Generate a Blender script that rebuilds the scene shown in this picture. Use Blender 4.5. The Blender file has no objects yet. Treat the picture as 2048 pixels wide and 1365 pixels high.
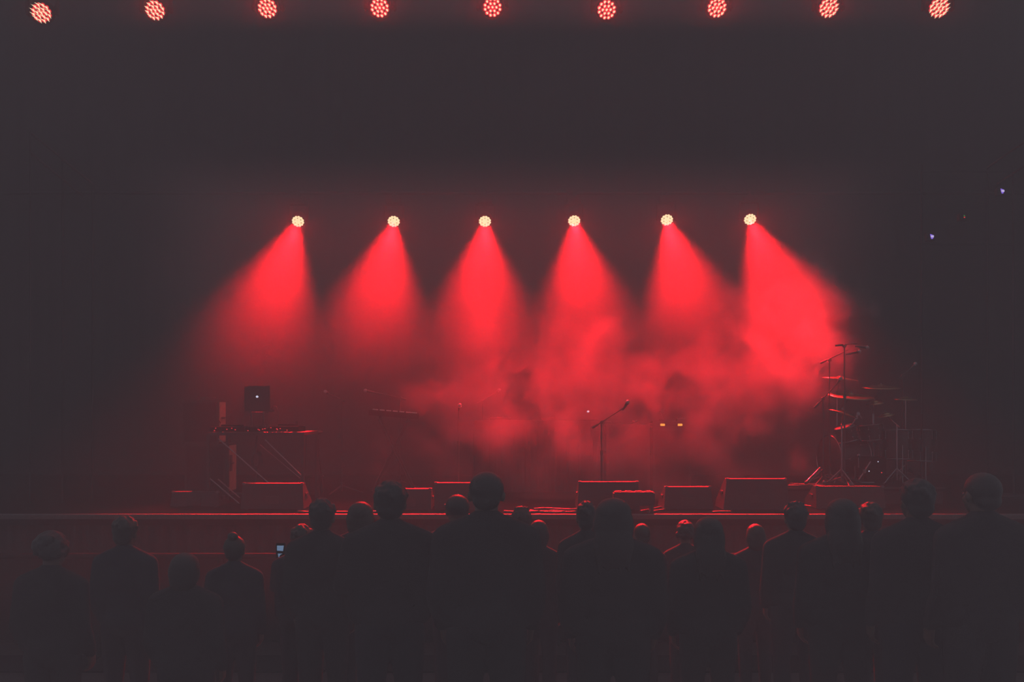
import bpy, bmesh, math, random
from mathutils import Vector, Matrix, Quaternion

# ------------------------------------------------------------------ camera, world, exposure
SC = bpy.context.scene
COL = SC.collection
W_PX, H_PX, F_PX = 2048.0, 1365.0, 1991.0
HORIZON = 814.0                      # picture row of the camera's own height
CAM = Vector((0.0, 0.0, 2.57))
cd = bpy.data.cameras.new('camera')
cam = bpy.data.objects.new('camera', cd)
COL.objects.link(cam)
cam.location = CAM
cam.rotation_euler = (math.pi / 2, 0, 0)
cd.sensor_fit = 'HORIZONTAL'
cd.sensor_width = 36.0
cd.lens = 36.0 * F_PX / W_PX
cd.shift_y = (HORIZON - H_PX / 2) / W_PX
cd.clip_end = 200
SC.camera = cam

world = bpy.data.worlds.new('dim_hall')
SC.world = world
world.use_nodes = True
bgn = world.node_tree.nodes['Background']
AMBIENT = 0.205
bgn.inputs['Color'].default_value = (0.90, 0.95, 1.12, 1)
bgn.inputs['Strength'].default_value = AMBIENT

SC.view_settings.view_transform = 'Standard'
SC.view_settings.look = 'None'
SC.view_settings.exposure = 0.0
SC.view_settings.gamma = 1.0
SC.view_settings.use_curve_mapping = False
SC.cycles.volume_bounces = 0
SC.cycles.volume_step_rate = 3.0
SC.cycles.use_light_tree = False
SC.cycles.adaptive_threshold = 0.03
SC.cycles.adaptive_min_samples = 28
SC.cycles.max_bounces = 3
SC.cycles.diffuse_bounces = 1
SC.cycles.glossy_bounces = 2
SC.cycles.transmission_bounces = 2
SC.cycles.caustics_reflective = False
SC.cycles.caustics_refractive = False

BEAM_POWER = 16500.0                  # watts of each upstage wash light
SPILL_POWER = 60.0
FRONT_POWER = 20.0
RED = (1.0, 0.006, 0.012)
VEIL_HAZE = 0.068                    # scattering per metre
THIN_HAZE = 0.004
STAGE_HAZE = 0.064

def at(px, py, y):
    """World point seen at a picture position, at distance y from the camera plane."""
    return Vector(((px - 1024.0) / F_PX * y, y, CAM.z - (py - HORIZON) / F_PX * y))

# ------------------------------------------------------------------ materials
MATS = {}
def mat(name, col, rough=0.6, metal=0.0, spec=0.5, bump=0.0, scale=40.0, vary=0.25, coat=0.0):
    if name in MATS:
        return MATS[name]
    m = bpy.data.materials.new(name)
    m.use_nodes = True
    nt = m.node_tree
    b = nt.nodes['Principled BSDF']
    tc = nt.nodes.new('ShaderNodeTexCoord')
    n = nt.nodes.new('ShaderNodeTexNoise')
    n.inputs['Scale'].default_value = scale
    n.inputs['Detail'].default_value = 3
    nt.links.new(tc.outputs['Object'], n.inputs['Vector'])
    r = nt.nodes.new('ShaderNodeValToRGB')
    lo = [c * (1 - vary) for c in col]; hi = [min(1, c * (1 + vary)) for c in col]
    r.color_ramp.elements[0].color = (*lo, 1); r.color_ramp.elements[0].position = 0.3
    r.color_ramp.elements[1].color = (*hi, 1); r.color_ramp.elements[1].position = 0.7
    nt.links.new(n.outputs['Fac'], r.inputs['Fac'])
    nt.links.new(r.outputs['Color'], b.inputs['Base Color'])
    b.inputs['Roughness'].default_value = rough
    b.inputs['Metallic'].default_value = metal
    b.inputs['Specular IOR Level'].default_value = spec
    b.inputs['Coat Weight'].default_value = coat
    if bump:
        bp = nt.nodes.new('ShaderNodeBump')
        bp.inputs['Strength'].default_value = bump
        bp.inputs['Distance'].default_value = 0.005
        nt.links.new(n.outputs['Fac'], bp.inputs['Height'])
        nt.links.new(bp.outputs['Normal'], b.inputs['Normal'])
    MATS[name] = m
    return m

def glow(name, col, strength):
    if name in MATS:
        return MATS[name]
    m = bpy.data.materials.new(name)
    m.use_nodes = True
    nt = m.node_tree
    b = nt.nodes['Principled BSDF']
    b.inputs['Base Color'].default_value = (0.02, 0.02, 0.02, 1)
    b.inputs['Emission Color'].default_value = (*col, 1)
    b.inputs['Emission Strength'].default_value = strength
    m.cycles.emission_sampling = 'NONE'   # too small to light anything; the lamps' own spots do that
    MATS[name] = m
    return m

DRAPE   = mat('black_drape', (0.03, 0.03, 0.032), 0.95, spec=0.1, scale=120, vary=0.1)
DECK    = mat('black_stage_deck', (0.006, 0.006, 0.006), 1.0, spec=0.0, bump=0.3, scale=25)
SKIRT   = mat('black_stage_skirt', (0.035, 0.035, 0.037), 0.95, spec=0.1, bump=0.3, scale=90)
CONC    = mat('dark_concrete', (0.03, 0.03, 0.031), 0.8, spec=0.25, bump=0.3, scale=12)
TOLEX   = mat('black_tolex', (0.028, 0.028, 0.030), 0.6, spec=0.35, bump=0.5, scale=300)
PAINT   = mat('black_painted_plywood', (0.035, 0.035, 0.037), 0.65, spec=0.3, bump=0.3, scale=200)
BMETAL  = mat('black_metal', (0.030, 0.030, 0.032), 0.4, spec=0.5, scale=60)
RIG     = mat('rig_paint', (0.028, 0.028, 0.03), 0.9, spec=0.1, scale=60)
BARR    = mat('barrier_paint', (0.015, 0.015, 0.016), 0.9, spec=0.05, scale=60)
STEEL   = mat('brushed_steel', (0.16, 0.16, 0.17), 0.35, metal=1.0, scale=80)
ALU     = mat('worn_aluminium', (0.10, 0.10, 0.10), 0.5, metal=0.6, scale=50)
CHROME  = mat('chrome', (0.22, 0.22, 0.225), 0.2, metal=1.0, scale=30, vary=0.05)
BRASS   = mat('cymbal_bronze', (0.40, 0.28, 0.15), 0.33, metal=1.0, scale=90)
DRUM    = mat('dark_drum_lacquer', (0.014, 0.011, 0.011), 0.4, spec=0.4, scale=18)
HEADM   = mat('drum_head', (0.30, 0.29, 0.28), 0.5, scale=30, vary=0.1)
GRILLE  = mat('grille_cloth', (0.022, 0.022, 0.024), 0.85, spec=0.2, bump=0.8, scale=500)
PLASTIC = mat('black_plastic', (0.007, 0.007, 0.0075), 0.95, spec=0.0, scale=150)
GREYP   = mat('dark_grey_plastic', (0.025, 0.025, 0.027), 0.5, spec=0.4, scale=150)
RUBBER  = mat('cable_rubber', (0.05, 0.05, 0.052), 0.45, spec=0.5, scale=90)
LIT_BRACE  = mat('lit_aluminium', (0.32, 0.32, 0.33), 0.4, metal=0.8, scale=70, vary=0.1)  # shiny braces, lightened in colour to look lit under the table
LIT_SIDE     = mat('lit_side_tone', (0.36, 0.28, 0.2), 0.6, scale=20, vary=0.15)  # pale colour standing for red light on the cabinet sides
MICG    = mat('microphone_mesh', (0.3, 0.3, 0.31), 0.45, metal=0.3, scale=300, vary=0.2, bump=0.5)
EYEM    = mat('eye', (0.12, 0.12, 0.12), 0.3, scale=40)
CLOTHB  = mat('black_table_cloth', (0.03, 0.03, 0.032), 0.9, spec=0.15, bump=0.5, scale=250)
KEYW    = mat('ivory_keys', (0.6, 0.58, 0.54), 0.35, scale=20, vary=0.05)
WOODT   = mat('dark_wood', (0.06, 0.045, 0.035), 0.5, scale=15)

# ------------------------------------------------------------------ mesh building
class MB:
    def __init__(self):
        self.v = []; self.f = []; self.sm = []
    def add(self, vs, fs, smooth=False):
        o = len(self.v)
        self.v += [tuple(p) for p in vs]
        self.f += [tuple(i + o for i in f) for f in fs]
        self.sm += [smooth] * len(fs)
        return self
    def box(self, c, s, rot=None, bev=0.0):
        x, y, z = s[0] / 2, s[1] / 2, s[2] / 2
        R = rot if rot is not None else Matrix.Identity(3)
        c = Vector(c)
        if bev <= 0:
            vs = [c + R @ Vector((i * x, j * y, k * z)) for k in (-1, 1) for j in (-1, 1) for i in (-1, 1)]
            fs = [(0, 2, 3, 1), (4, 5, 7, 6), (0, 1, 5, 4), (2, 6, 7, 3), (0, 4, 6, 2), (1, 3, 7, 5)]
            return self.add(vs, fs)
        bm = bmesh.new()
        bmesh.ops.create_cube(bm, size=1)
        for v in bm.verts:
            v.co = Vector((v.co.x * s[0], v.co.y * s[1], v.co.z * s[2]))
        bmesh.ops.bevel(bm, geom=list(bm.edges), offset=bev, segments=2, affect='EDGES')
        bm.verts.index_update()
        vs = [c + R @ v.co for v in bm.verts]
        fs = [[v.index for v in f.verts] for f in bm.faces]
        bm.free()
        return self.add(vs, fs, False)
    def frustum(self, a, b, ra, rb, n=12, caps=True):
        a = Vector(a); b = Vector(b); d = (b - a)
        if d.length < 1e-6: return self
        q = d.to_track_quat('Z', 'Y')
        u = q @ Vector((1, 0, 0)); w = q @ Vector((0, 1, 0))
        vs = []
        for p, r in ((a, ra), (b, rb)):
            for i in range(n):
                t = 2 * math.pi * i / n
                vs.append(p + u * (r * math.cos(t)) + w * (r * math.sin(t)))
        self.add(vs, [(i, (i + 1) % n, n + (i + 1) % n, n + i) for i in range(n)], True)
        if caps:
            self.add(vs[:n], [tuple(range(n - 1, -1, -1))]); self.add(vs[n:], [tuple(range(n))])
        return self
    def rod(self, a, b, r, n=10):
        return self.frustum(a, b, r, r, n)
    def tube(self, pts, r, n=8, closed=False):
        pts = [Vector(p) for p in pts]
        m = len(pts); vs = []; prev = None
        for i, p in enumerate(pts):
            if closed: d = pts[(i + 1) % m] - pts[i - 1]
            else: d = pts[min(i + 1, m - 1)] - pts[max(i - 1, 0)]
            d.normalize()
            if prev is None:
                prev = d.orthogonal().normalized()
            u = (prev - d * prev.dot(d)).normalized(); w = d.cross(u); prev = u
            for k in range(n):
                t = 2 * math.pi * k / n
                vs.append(p + u * (r * math.cos(t)) + w * (r * math.sin(t)))
        fs = []
        for i in range(m if closed else m - 1):
            j = (i + 1) % m
            for k in range(n):
                fs.append((i * n + k, i * n + (k + 1) % n, j * n + (k + 1) % n, j * n + k))
        self.add(vs, fs, True)
        if not closed:
            self.add(vs[:n], [tuple(range(n - 1, -1, -1))]); self.add(vs[-n:], [tuple(range(n))])
        return self
    def lathe(self, prof, n=32, M=None):
        """prof: [(r, z)...] turned about the local z axis."""
        M = M or Matrix.Identity(4)
        vs = []; fs = []
        for (r, z) in prof:
            for k in range(n):
                t = 2 * math.pi * k / n
                vs.append(M @ Vector((r * math.cos(t), r * math.sin(t), z)))
        for i in range(len(prof) - 1):
            for k in range(n):
                fs.append((i * n + k, i * n + (k + 1) % n, (i + 1) * n + (k + 1) % n, (i + 1) * n + k))
        return self.add(vs, fs, True)
    def ball(self, c, r, nu=14, nv=9, R=None):
        r = Vector((r, r, r)) if isinstance(r, (int, float)) else Vector(r)
        c = Vector(c); R = R or Matrix.Identity(3)
        vs = [c + R @ Vector((0, 0, -r.z))]
        for j in range(1, nv):
            p = -math.pi / 2 + math.pi * j / nv
            for i in range(nu):
                t = 2 * math.pi * i / nu
                vs.append(c + R @ Vector((r.x * math.cos(p) * math.cos(t), r.y * math.cos(p) * math.sin(t), r.z * math.sin(p))))
        vs.append(c + R @ Vector((0, 0, r.z)))
        fs = [(0, 1 + (i + 1) % nu, 1 + i) for i in range(nu)]
        for j in range(nv - 2):
            a = 1 + j * nu
            for i in range(nu):
                fs.append((a + i, a + (i + 1) % nu, a + nu + (i + 1) % nu, a + nu + i))
        e = len(vs) - 1; a = 1 + (nv - 2) * nu
        fs += [(a + i, a + (i + 1) % nu, e) for i in range(nu)]
        return self.add(vs, fs, True)
    def capsule(self, a, b, ra, rb=None, n=12):
        rb = ra if rb is None else rb
        self.ball(a, ra, n, 8); self.ball(b, rb, n, 8)
        return self.frustum(a, b, ra, rb, n)
    def prism(self, poly, x0, x1, x0b=None, x1b=None):
        """poly of (y, z) extruded along x; optional narrower x range for points with z above half."""
        zs = [p[1] for p in poly]; z0, z1 = min(zs), max(zs)
        n = len(poly); vs = []
        for s in (0, 1):
            for (y, z) in poly:
                t = (z - z0) / max(1e-6, z1 - z0)
                a = x0 if x0b is None else x0 + (x0b - x0) * t
                b = x1 if x1b is None else x1 + (x1b - x1) * t
                vs.append(Vector((a if s == 0 else b, y, z)))
        fs = [tuple(range(n)), tuple(range(2 * n - 1, n - 1, -1))]
        fs += [(i, n + i, n + (i + 1) % n, (i + 1) % n) for i in range(n)]
        return self.add(vs, fs)
    def mesh(self, name, material=None):
        me = bpy.data.meshes.new(name)
        me.from_pydata(self.v, [], self.f)
        me.polygons.foreach_set('use_smooth', self.sm)
        if material: me.materials.append(material)
        bm = bmesh.new(); bm.from_mesh(me)
        bmesh.ops.recalc_face_normals(bm, faces=bm.faces)
        bm.to_mesh(me); bm.free()
        me.update()
        return me
    def build(self, name, material, parent=None, loc=None, quat=None):
        o = bpy.data.objects.new(name, self.mesh(name, material))
        COL.objects.link(o)
        if parent: o.parent = parent
        if loc is not None: o.location = loc
        if quat is not None:
            o.rotation_mode = 'QUATERNION'; o.rotation_quaternion = quat
        return o

def tag(o, label, cat=None, group=None, kind=None):
    if label: o['label'] = label
    if cat: o['category'] = cat
    if group: o['group'] = group
    if kind: o['kind'] = kind
    return o

def thing(name, label, cat, loc=(0, 0, 0), rz=0.0, group=None):
    o = bpy.data.objects.new(name, None)
    o.empty_display_size = 0.1
    COL.objects.link(o)
    o.location = loc; o.rotation_euler = (0, 0, rz)
    return tag(o, label, cat, group)

def inst(src, parent=None, loc=None, quat=None):
    c = src.copy(); COL.objects.link(c); c.parent = parent
    if loc is not None: c.location = loc
    if quat is not None:
        c.rotation_mode = 'QUATERNION'; c.rotation_quaternion = quat
    return c

def struct(name, mb, m, label, cat, parent=None):
    o = mb.build(name, m, parent)
    return tag(o, label, cat, kind='structure')

# ------------------------------------------------------------------ the setting
STAGE_Y, STAGE_Z, BACK_Y = 10.8, 1.4, 17.2
def floor_z(y):
    return max(0.0, (9.5 - y) * 0.09)

m = MB()
m.add([(-9.5, -2, floor_z(-2)), (9.5, -2, floor_z(-2)), (9.5, 9.5, 0), (-9.5, 9.5, 0), (9.5, 17.4, 0), (-9.5, 17.4, 0)],
      [(0, 1, 2, 3), (3, 2, 4, 5)])
struct('floor', m, CONC, 'dark raked concrete floor the audience stands on', 'floor')

def pleats(p0, p1, z0, z1, amp, step):
    p0 = Vector((*p0, 0)); p1 = Vector((*p1, 0)); L = (p1 - p0).length
    n = max(2, int(L / step * 8)); d = (p1 - p0).normalized(); nn = Vector((-d.y, d.x, 0))
    rnd = random.Random(5); vs = []; fs = []; ph = 0
    for i in range(n + 1):
        t = i / n * L
        ph += 2 * math.pi / 8 * rnd.uniform(0.7, 1.3)
        off = math.sin(ph) * amp
        q = p0 + d * t + nn * off
        vs += [(q.x, q.y, z0), (q.x, q.y, z1)]
    for i in range(n):
        fs.append((2 * i, 2 * i + 2, 2 * i + 3, 2 * i + 1))
    return MB().add(vs, fs, True)
struct('wall_back', pleats((-9.5, BACK_Y), (9.5, BACK_Y), 0, 11.0, 0.004, 0.3), DRAPE, 'tall black pleated drape behind the stage', 'curtain')
struct('wall_left', pleats((-9.5, 11.5), (-9.5, BACK_Y), 0, 8.0, 0.004, 0.3), DRAPE, 'black draped side wall left of the stage', 'wall')
struct('wall_right', pleats((9.5, BACK_Y), (9.5, 11.5), 0, 8.0, 0.004, 0.3), DRAPE, 'black draped side wall right of the stage', 'wall')

m = MB().box((0, (STAGE_Y + BACK_Y - 0.15) / 2, STAGE_Z - 0.06), (18.7, BACK_Y - 0.15 - STAGE_Y, 0.12))
stage = struct('stage_floor', m, DECK, 'raised black stage deck', 'stage')
sk = pleats((-9.3, STAGE_Y + 0.06), (9.3, STAGE_Y + 0.06), 0.0, STAGE_Z - 0.12, 0.015, 0.16).build('skirt', SKIRT, stage)
m = MB().prism([(STAGE_Y - 0.012, STAGE_Z - 0.05), (STAGE_Y + 0.05, STAGE_Z - 0.05), (STAGE_Y + 0.05, STAGE_Z + 0.003), (STAGE_Y - 0.006, STAGE_Z + 0.003), (STAGE_Y - 0.012, STAGE_Z - 0.006)], -9.3, 9.3)
struct('trim_1', m, ALU, 'worn metal nosing along the front edge of the stage', 'trim')

# ------------------------------------------------------------------ haze and smoke
def volume_box(name, lo, hi, label, cat, build_density):
    c = [(a + b) / 2 for a, b in zip(lo, hi)]; s = [b - a for a, b in zip(lo, hi)]
    mm = bpy.data.materials.new(name); mm.use_nodes = True
    nt = mm.node_tree
    for n in list(nt.nodes):
        if n.type != 'OUTPUT_MATERIAL': nt.nodes.remove(n)
    out = [n for n in nt.nodes if n.type == 'OUTPUT_MATERIAL'][0]
    vs = nt.nodes.new('ShaderNodeVolumeScatter')
    vs.inputs['Color'].default_value = (1, 1, 1, 1)
    vs.inputs['Anisotropy'].default_value = 0.0
    nt.links.new(vs.outputs['Volume'], out.inputs['Volume'])
    build_density(nt, vs.inputs['Density'])
    o = MB().box((0, 0, 0), s).build(name, mm, None, c)
    tag(o, label, cat, kind='stuff')
    return o, Vector(c)

volume_box('veil_haze', (-9.3, -1.5, 0.9), (9.3, 5.2, 10.8), 'added even veil of haze lifting the dark tones of the hall', 'haze',
           lambda nt, sock: setattr(sock, 'default_value', VEIL_HAZE))  # veil added near the camera to lift the blacks evenly
volume_box('upstage_haze', (-9.3, 5.2, 0.9), (9.3, 17.0, 10.8), 'thin haze hanging over the whole stage house', 'haze',
           lambda nt, sock: setattr(sock, 'default_value', THIN_HAZE))

def nmath(nt, op, a, b=None, c=None, clamp=False):
    n = nt.nodes.new('ShaderNodeMath'); n.operation = op; n.use_clamp = clamp
    for i, x in enumerate((a, b, c)):
        if x is None: continue
        if isinstance(x, (int, float)): n.inputs[i].default_value = x
        else: nt.links.new(x, n.inputs[i])
    return n.outputs[0]
def ramp01(nt, x, a, b):
    n = nt.nodes.new('ShaderNodeMapRange'); n.interpolation_type = 'SMOOTHSTEP'
    nt.links.new(x, n.inputs['Value'])
    n.inputs['From Min'].default_value = a; n.inputs['From Max'].default_value = b
    n.inputs['To Min'].default_value = 0; n.inputs['To Max'].default_value = 1
    return n.outputs[0]
HL, HH = (-6.4, 11.9, STAGE_Z + 0.01), (6.4, 16.2, 6.0)
HC = [(a + b) / 2 for a, b in zip(HL, HH)]
def stage_density(nt, sock):
    tc = nt.nodes.new('ShaderNodeTexCoord')
    add = nt.nodes.new('ShaderNodeVectorMath'); add.operation = 'ADD'
    nt.links.new(tc.outputs['Object'], add.inputs[0]); add.inputs[1].default_value = HC
    P = add.outputs[0]                                     # scene coordinates of the smoke, metres
    sep = nt.nodes.new('ShaderNodeSeparateXYZ'); nt.links.new(P, sep.inputs[0])
    X, Y, Z = sep.outputs
    edge = nmath(nt, 'MULTIPLY', ramp01(nt, Y, 12.3, 13.1), ramp01(nt, nmath(nt, 'ABSOLUTE', X), 5.5, 4.0))
    edge = nmath(nt, 'MULTIPLY', edge, ramp01(nt, Z, 6.0, 5.55))
    edge = nmath(nt, 'MULTIPLY', edge, ramp01(nt, Y, 16.2, 15.7))
    low = nmath(nt, 'MULTIPLY_ADD', ramp01(nt, Z, 2.4, 4.3), 0.80, 0.20)   # haze thins out towards the deck
    base = nmath(nt, 'MULTIPLY', nmath(nt, 'MULTIPLY', edge, low), STAGE_HAZE)
    nz = nt.nodes.new('ShaderNodeTexNoise'); nz.inputs['Scale'].default_value = 1.9
    nz.inputs['Detail'].default_value = 4.0; nz.inputs['Roughness'].default_value = 0.55
    nz.inputs['Distortion'].default_value = 0.0
    nt.links.new(P, nz.inputs['Vector'])
    N = nz.outputs['Fac']
    def blob(c, r, lo, hi, dens):
        # density rises where (distance in radii, eaten away by noise) is small
        s = nt.nodes.new('ShaderNodeVectorMath'); s.operation = 'SUBTRACT'
        nt.links.new(P, s.inputs[0]); s.inputs[1].default_value = c
        d = nt.nodes.new('ShaderNodeVectorMath'); d.operation = 'DIVIDE'
        nt.links.new(s.outputs[0], d.inputs[0]); d.inputs[1].default_value = r
        l = nt.nodes.new('ShaderNodeVectorMath'); l.operation = 'LENGTH'
        nt.links.new(d.outputs[0], l.inputs[0])
        f = nmath(nt, 'ADD', l.outputs['Value'], nmath(nt, 'MULTIPLY', nmath(nt, 'SUBTRACT', N, 0.5), 2.8))
        return nmath(nt, 'MULTIPLY', ramp01(nt, f, hi, lo), dens)
    puffs = [((3.86, 13.2, 3.72), (0.85, 0.65, 0.85), 0.62, 0.88, 0.42),
             ((4.15, 13.3, 3.10), (0.60, 0.6, 0.65), 0.50, 0.95, 0.28),
             ((2.95, 13.0, 2.90), (1.1, 0.8, 0.75), 0.30, 1.05, 0.26),
             ((1.0, 13.0, 2.85), (1.2, 0.8, 0.95), 0.30, 1.05, 0.22),
             ((-0.35, 13.2, 3.35), (0.8, 0.6, 0.9), 0.35, 1.05, 0.09),
             ((-0.3, 13.0, 2.5), (1.3, 0.8, 0.7), 0.30, 1.05, 0.17),
             ((1.1, 12.6, 1.95), (2.2, 0.6, 0.75), 0.35, 1.1, 0.21)]
    tot = base
    for p in puffs:
        tot = nmath(nt, 'ADD', tot, blob(*p))
    nt.links.new(tot, sock)
volume_box('stage_smoke', HL, HH, 'red-lit smoke and haze drifting over the stage, thickest above the drums', 'smoke', stage_density)
FL, FH = (-5.6, 9.25, 5.95), (5.6, 10.35, 7.05)
FC = [(a + b) / 2 for a, b in zip(FL, FH)]
def halo_density(nt, sock):
    tc = nt.nodes.new('ShaderNodeTexCoord')
    sep = nt.nodes.new('ShaderNodeSeparateXYZ'); nt.links.new(tc.outputs['Object'], sep.inputs[0])
    X, Y, Z = sep.outputs
    d = nmath(nt, 'SQRT', nmath(nt, 'ADD', nmath(nt, 'POWER', nmath(nt, 'ADD', Y, 0.05), 2), nmath(nt, 'POWER', nmath(nt, 'SUBTRACT', Z, 0.08), 2)))
    f = nmath(nt, 'MULTIPLY', ramp01(nt, d, 0.36, 0.02), ramp01(nt, nmath(nt, 'ABSOLUTE', X), 5.5, 1.5))
    nt.links.new(nmath(nt, 'MULTIPLY', f, 0.42), sock)
volume_box('halo_haze', FL, FH, 'added haze that makes a red halo around the front row of lights', 'haze', halo_density)  # local haze added so the front lamps get their halo

# ------------------------------------------------------------------ lamps
LAMP_R = 0.095
def hexgrid(p):
    out = [(0.0, 0.0)]
    for n, r, off in ((6, p, 0.0), (12, 1.96 * p, math.pi / 12)):
        out += [(r * math.cos(2 * math.pi * k / n + off), r * math.sin(2 * math.pi * k / n + off)) for k in range(n)]
    return out

LENS_CREAM = glow('hot_cream_lens', (1.0, 0.80, 0.45), 1.7)
LENS_HOT   = glow('hot_lens_core', (1.0, 0.80, 0.50), 1.5)
LENS_RED   = glow('red_lens_rim', (1.0, 0.02, 0.035), 1.15)

def lamp_meshes():
    base = MB().box((0, 0, -0.05), (0.22, 0.16, 0.10), bev=0.012).box((0, 0, 0.02), (0.06, 0.05, 0.05), bev=0.005).mesh('base', RIG)
    yoke = MB()
    for s in (-1, 1):
        yoke.box((s * 0.145, 0, -0.23), (0.022, 0.07, 0.30), bev=0.006)
        yoke.rod((s * 0.115, 0, -0.345), (s * 0.16, 0, -0.345), 0.03, 14)
    yoke.box((0, 0, -0.105), (0.31, 0.09, 0.02), bev=0.005)
    yoke = yoke.mesh('yoke', RIG)
    head = MB().lathe([(0.0, 0.13), (0.07, 0.125), (0.10, 0.09), (0.118, 0.03), (0.118, -0.055), (0.110, -0.065), (0.104, -0.060), (0.100, -0.050), (0.0, -0.050)], 32)
    for k in range(12):
        t = 2 * math.pi * k / 12
        head.box((0.108 * math.cos(t), 0.108 * math.sin(t), 0.055), (0.02, 0.006, 0.05), rot=Matrix.Rotation(t, 3, 'Z'))
    head = head.mesh('head', RIG)
    lens = MB().lathe([(0.0205, 0.004), (0.020, -0.002), (0.014, -0.006), (0.006, -0.008), (0.0, -0.0085)], 12).mesh('lens', LENS_CREAM)
    rim = MB().lathe([(0.0205, 0.004), (0.020, -0.002), (0.013, -0.005), (0.006, -0.007), (0.0, -0.0075)], 12).mesh('lens', LENS_RED)
    return base, yoke, head, lens, rim
LM = lamp_meshes()

def raw(name, me, parent, loc=(0, 0, 0), quat=None):
    o = bpy.data.objects.new(name, me); COL.objects.link(o); o.parent = parent; o.location = loc
    if quat is not None:
        o.rotation_mode = 'QUATERNION'; o.rotation_quaternion = quat
    return o

def core_mesh(k):
    """bright core of one front lens: a plump wedge with two tails that lengthen to the sides of the truss. k in -1..1"""
    a = abs(k); s = 1 if k <= 0 else -1
    t1 = 0.010 + 0.016 * a; t2 = 0.009 + 0.015 * a; w = 0.0105 - 0.004 * a
    pts = [(-0.009 * s, 0.002), (-0.004 * s, 0.009), (0.003 * s, 0.0085 - 0.002 * a), (0.006 * s + s * t1 * (0.25 + 0.75 * a), 0.004 + t1 * 0.55 * a), (0.007 * s, -0.001),
           (0.004 * s, -w * 0.7), (-0.005 * s - 0.3 * s * t2 * a, -t2), (-0.008 * s, -0.005)]
    pts = [(x * 1.22, y * 1.22) for x, y in pts]
    n = len(pts); z0, z1 = -0.0085, -0.011
    vs = [(x, y, z0) for x, y in pts] + [(x * 0.9, y * 0.9, z1) for x, y in pts]
    fs = [tuple(range(n)), tuple(range(2 * n - 1, n - 1, -1))] + [(i, (i + 1) % n, n + (i + 1) % n, n + i) for i in range(n)]
    return MB().add(vs, fs).mesh('lens_core', LENS_HOT)

def add_spot(parent, power, half_deg, blend, radius, loc):
    ld = bpy.data.lights.new('spot_light', 'SPOT')
    ld.energy = power; ld.color = RED
    ld.spot_size = math.radians(2 * half_deg); ld.spot_blend = blend; ld.shadow_soft_size = radius
    o = bpy.data.objects.new('spot_light', ld); COL.objects.link(o); o.parent = parent; o.location = loc
    return o

def stage_lamp(pos, target, label, group, kind, k=0.0):
    pos = Vector(pos); d = (Vector(target) - pos).normalized()
    q = d.to_track_quat('-Z', 'Y')
    t = thing('wash_light', label, 'stage light', pos + Vector((0, 0, 0.345)), 0, group)
    raw('base', LM[0], t); raw('yoke', LM[1], t)
    h = raw('head', LM[2], t, (0, 0, -0.345), q)
    if kind == 'back':
        for (x, y) in hexgrid(0.0385):
            raw('lens', LM[3], h, (x, y, -0.052))
        add_spot(h, BEAM_POWER, 17.0, 1.0, 0.07, (0, 0, -0.08))
        add_spot(h, SPILL_POWER, 82.0, 0.5, 0.04, (0, 0, -0.085))
    else:
        cm = core_mesh(k)
        up = q.inverted() @ Vector((0, 0, 1)); ang = math.atan2(-up.x, up.y)
        for (x, y) in hexgrid(0.0385):
            l = raw('lens', LM[4], h, (x, y, -0.052))
            c = raw('lens_core', cm, h, (x, y, -0.052)); c.rotation_euler = (0, 0, ang)
        add_spot(h, FRONT_POWER, 80.0, 0.4, 0.05, (0, 0, -0.085))
    return t

BACK_PX = [(597, 440), (788, 440), (970, 440), (1148, 439), (1333, 437), (1499, 436)]
names6 = ['first from the left', 'second from the left', 'third from the left', 'fourth from the left', 'fifth from the left', 'last on the right']
for i, (px, py) in enumerate(BACK_PX):
    p = at(px, py, 15.5)
    tx = p.x + (0.10 - 0.03 * i)
    stage_lamp(p, (tx, 10.3, 1.4), 'red wash light of the low upstage row, ' + names6[i], 'red wash lights of the upstage row', 'back')
FRONT_PX = [(85, 24), (312, 19), (536, 15), (760, 14), (985, 13), (1213, 18), (1433, 14), (1656, 14), (1876, 14)]
names9 = ['first from the left', 'second from the left', 'third from the left', 'fourth from the left', 'middle one', 'fourth from the right', 'third from the right', 'second from the right', 'last on the right']
for i, (px, py) in enumerate(FRONT_PX):
    p = at(px, py, 9.9)
    stage_lamp(p, (p.x * 0.55, 1.0, 1.6), 'red LED light in the row along the top edge, ' + names9[i], 'red LED lights of the front truss', 'front', (px - 1010) / 940.0)

# pipe that carries the upstage row, truss that carries the front row
zp = at(597, 439, 15.5).z + 0.345 + 0.07
pipe = thing('lighting_pipe', 'black horizontal pipe carrying the upstage row of red lights', 'pipe', (0, 15.5, zp))
MB().rod((-9.4, 0, 0), (9.4, 0, 0), 0.028, 16).build('pipe_tube', RIG, pipe)
for (px, py) in BACK_PX:
    x = at(px, py, 15.5).x
    MB().box((x, 0, -0.02), (0.05, 0.075, 0.09), bev=0.008).build('clamp', RIG, pipe)
zt = at(85, 13, 9.9).z + 0.345 + 0.055
tr = thing('lighting_truss', 'black box truss carrying the front row of red lights', 'truss', (0, 9.9, zt))
for y in (-0.15, 0.15):
    for z in (0.025, 0.325):
        MB().rod((-9.4, y, z), (9.4, y, z), 0.025, 10).build('chord', BMETAL, tr)
dm = MB().rod((0, 0, 0), (0.5, 0, 0.30), 0.011, 8).mesh('brace', BMETAL)
for k in range(36):
    x = -9.0 + k * 0.5
    for y in (-0.15, 0.15):
        o = raw('brace', dm, tr, (x if k % 2 == 0 else x + 0.5, y, 0.025))
        if k % 2: o.scale = (-1, 1, 1)
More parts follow.
